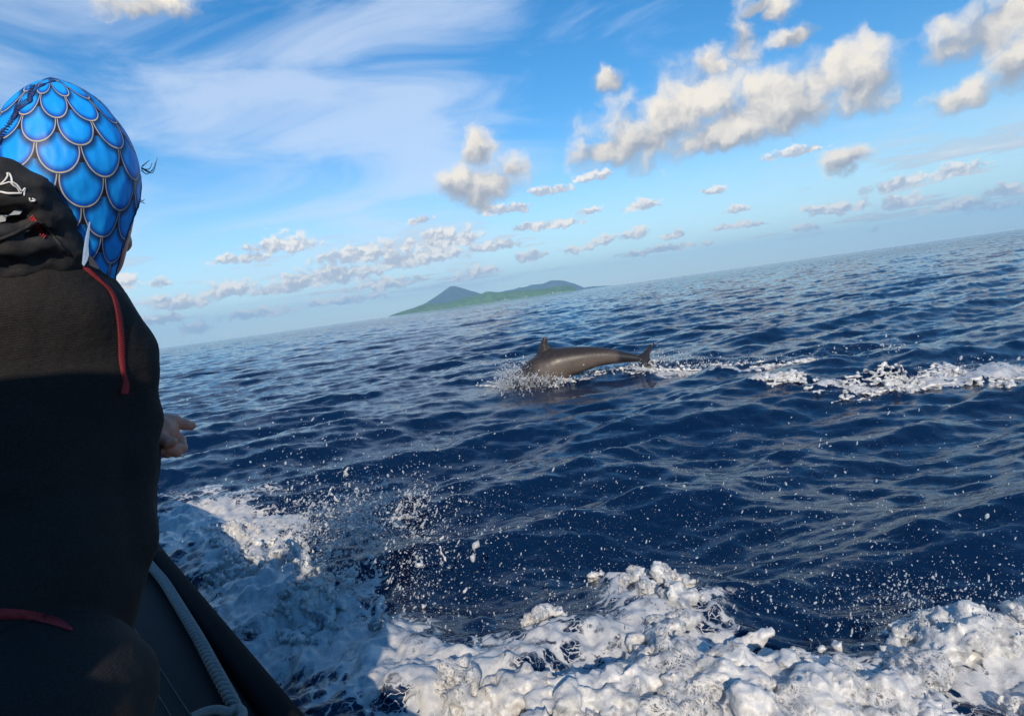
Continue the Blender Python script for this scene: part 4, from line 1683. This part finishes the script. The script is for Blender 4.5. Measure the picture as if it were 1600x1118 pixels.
def spray_obj(name, sets, label, mat=None):
    pts = np.vstack([s[0] for s in sets]); r = np.concatenate([s[1] for s in sets])
    zs = sea_z(pts[:, 0], pts[:, 1])
    a, s = boat_as(pts[:, 0], pts[:, 1])
    ok = (pts[:, 2] > zs - 0.01) & ((s > 0.05) | (a > 6))
    far_ = np.linalg.norm(pts - CAM, axis=1)[:, None]
    ok &= vnoise(pts * (26.0 / far_) ) + 0.5 * vnoise(pts * (70.0 / far_)) > RNG.uniform(-0.75, 0.35, len(r))
    pts, r = pts[ok], r[ok]
    stv = RNG.normal(size=pts.shape) * 0.45 + np.array([0.5, 0.25, 0.7]) * (3.0 * RNG.random(len(pts))[:, None] ** 5)
    v, f = droplets(pts, r, stv)
    o = mesh_obj(name, v, f, mat or M['spray'])
    return tag(o, label, None, None, 'stuff')


spray_obj('spray', [cluster(570, 810, 55, 28, 3.1, 0.25, 7410, 0.00084, 0.00646, 6.0),
                    cluster(600, 830, 90, 50, 3.1, 0.3, 5130, 0.00067, 0.00408, 5.5),
                    cluster(540, 850, 90, 60, 2.9, 0.3, 4275, 0.00067, 0.00476, 6.5),
                    cluster(600, 900, 70, 50, 2.6, 0.2, 3420, 0.00067, 0.00476, 6.5)],
          'burst of white spray thrown up from the bow wash')
spray_obj('spray', [cluster(900, 850, 260, 70, 2.7, 0.5, 7000, 0.00038, 0.00240, 6.5),
                    cluster(1250, 900, 260, 80, 2.4, 0.5, 5600, 0.00038, 0.00260, 7.5),
                    cluster(1440, 950, 90, 30, 2.1, 0.2, 2565, 0.00067, 0.00340, 5.5),
                    cluster(1100, 760, 300, 60, 3.0, 0.7, 2565, 0.00056, 0.00306, 7.5),
                    cluster(500, 720, 90, 60, 3.0, 0.4, 741, 0.00084, 0.00442, 6.5),
                    cluster(900, 960, 200, 40, 2.2, 0.2, 3420, 0.00056, 0.00340, 6.5)],
          'fine drops of spray scattered over the dark water')
# ragged white water on the far side: low broken lumps with drawn-out ligaments
def broken_foam(name, label, strips, vox=0.0105):
    allp = np.array([onz(x, y, 0.0) for st_ in strips for x, y in st_[0]])
    Fm = Field(allp.min(0) - np.array([0.35, 0.35, 0.30]), allp.max(0) + np.array([0.35, 0.35, 0.5]), vox)
    for pix, wid, n, rmin, rmax, up, nt_ in strips:
        c_ = catmull(np.array([onz(x, y, 0.0) for x, y in pix]), 60)
        for q in range(n):
            p = c_[RNG.integers(0, 60)] + np.array([RNG.normal(0, wid), RNG.normal(0, wid), 0])
            if vnoise(p * 3.1) < -0.05:
                continue
            p[2] = sea_z(p[0], p[1])[0] + up * 0.25 * RNG.random() ** 2
            r = rmin + (rmax - rmin) * RNG.random() ** 2.5
            sm = np.array([RNG.normal(0, 0.05), RNG.normal(0, 0.02), RNG.normal(0, 0.008)])
            Fm.cone(p - sm, p + sm, r, r * RNG.uniform(0.4, 0.9), 0.012)
        for q in range(nt_):
            p = c_[RNG.integers(0, 60)] + np.array([RNG.normal(0, wid), RNG.normal(0, wid), 0])
            p[2] = sea_z(p[0], p[1])[0]
            d = np.array([RNG.normal(0, 0.7), RNG.normal(0, 0.5), RNG.uniform(0.4, 1.2)])
            L_ = up * RNG.uniform(0.3, 1.0)
            pts = [p + d * L_ * k + np.array([0, 0, -0.5 * L_ * k * k]) + RNG.normal(0, 0.008, 3) for k in (0, 0.35, 0.7, 1.0)]
            Fm.chain(pts, [RNG.uniform(0.010, 0.02), 0.008, 0.0065, RNG.uniform(0.006, 0.011)], 0.006)
    g = Fm.points()
    band_ = np.abs(Fm.d) < 0.06
    Fm.d[band_] += (0.012 * fbm(g[band_] * 24.0, 3, 0.6)).astype(np.float32)
    v, f = Fm.mesh()
    o = mesh_obj(name, v, f, M['foam'])
    return tag(o, label, None, None, 'stuff')


broken_foam('dolphin_splash', 'white water torn up round the diving dolphin', [
    ([(790, 606), (815, 603), (845, 600), (880, 598)], 0.08, 150, 0.006, 0.026, 0.18, 26),
    ([(782, 600), (792, 604)], 0.05, 30, 0.005, 0.016, 0.34, 14),
    ([(900, 588), (960, 582), (1030, 577), (1110, 577), (1200, 576)], 0.11, 220, 0.004, 0.014, 0.07, 20),
    ([(1025, 576), (1065, 577)], 0.08, 60, 0.005, 0.02, 0.30, 14)])
broken_foam('splash', 'low lump of white water behind the dolphin', [
    ([(1185, 607), (1215, 603), (1248, 599)], 0.07, 150, 0.005, 0.022, 0.09, 8),
    ([(1195, 578), (1235, 573), (1265, 572)], 0.08, 60, 0.005, 0.02, 0.12, 8)])
broken_foam('splash', 'second patch of splashing white water to the right with a long trail', [
    ([(1320, 606), (1360, 601), (1400, 594), (1440, 588)], 0.14, 170, 0.004, 0.014, 0.09, 14),
    ([(1380, 590), (1396, 588)], 0.08, 50, 0.005, 0.018, 0.30, 10),
    ([(1430, 588), (1500, 580), (1560, 577), (1640, 572), (1760, 566)], 0.16, 320, 0.004, 0.015, 0.07, 14),
    ([(1560, 594), (1585, 596)], 0.04, 20, 0.01, 0.04, 0.06, 4)])
# around the dolphin
spray_obj('dolphin_splash', [cluster(805, 592, 14, 14, 8.0, 0.25, 2025, 0.00198, 0.01163, 5.5),
                             cluster(838, 594, 24, 6, 7.80, 0.1, 1050, 0.00240, 0.01235, 5.5),
                             cluster(815, 610, 26, 9, 7.7, 0.2, 750, 0.00198, 0.00904, 5.5),
                             cluster(785, 600, 5, 12, 8.0, 0.2, 585, 0.00198, 0.00904, 5.5),
                             cluster(940, 584, 40, 5, 8.3, 0.1, 750, 0.00198, 0.01034, 5.5),
                             cluster(1060, 566, 30, 11, 8.4, 0.2, 1650, 0.00160, 0.00903, 5.5),
                             cluster(1110, 572, 60, 6, 8.2, 0.3, 1800, 0.00198, 0.01163, 5.5)],
          'white splash where the dolphin enters the water and along its trail')
spray_obj('splash', [cluster(1215, 600, 22, 8, 7.3, 0.2, 1575, 0.00248, 0.01421, 5.0),
                     cluster(1250, 570, 40, 8, 8.2, 0.3, 1125, 0.00198, 0.01163, 5.5),
                     cluster(1390, 568, 14, 14, 7.9, 0.2, 1350, 0.00198, 0.01421, 5.5),
                     cluster(1370, 595, 45, 9, 7.4, 0.2, 2025, 0.00198, 0.01292, 5.5),
                     cluster(1360, 555, 70, 14, 8.1, 0.3, 540, 0.00198, 0.01034, 5.5),
                     cluster(1520, 576, 55, 8, 7.6, 0.3, 2250, 0.00248, 0.01550, 5.0)],
          'second patch of splashing water further along to the right')
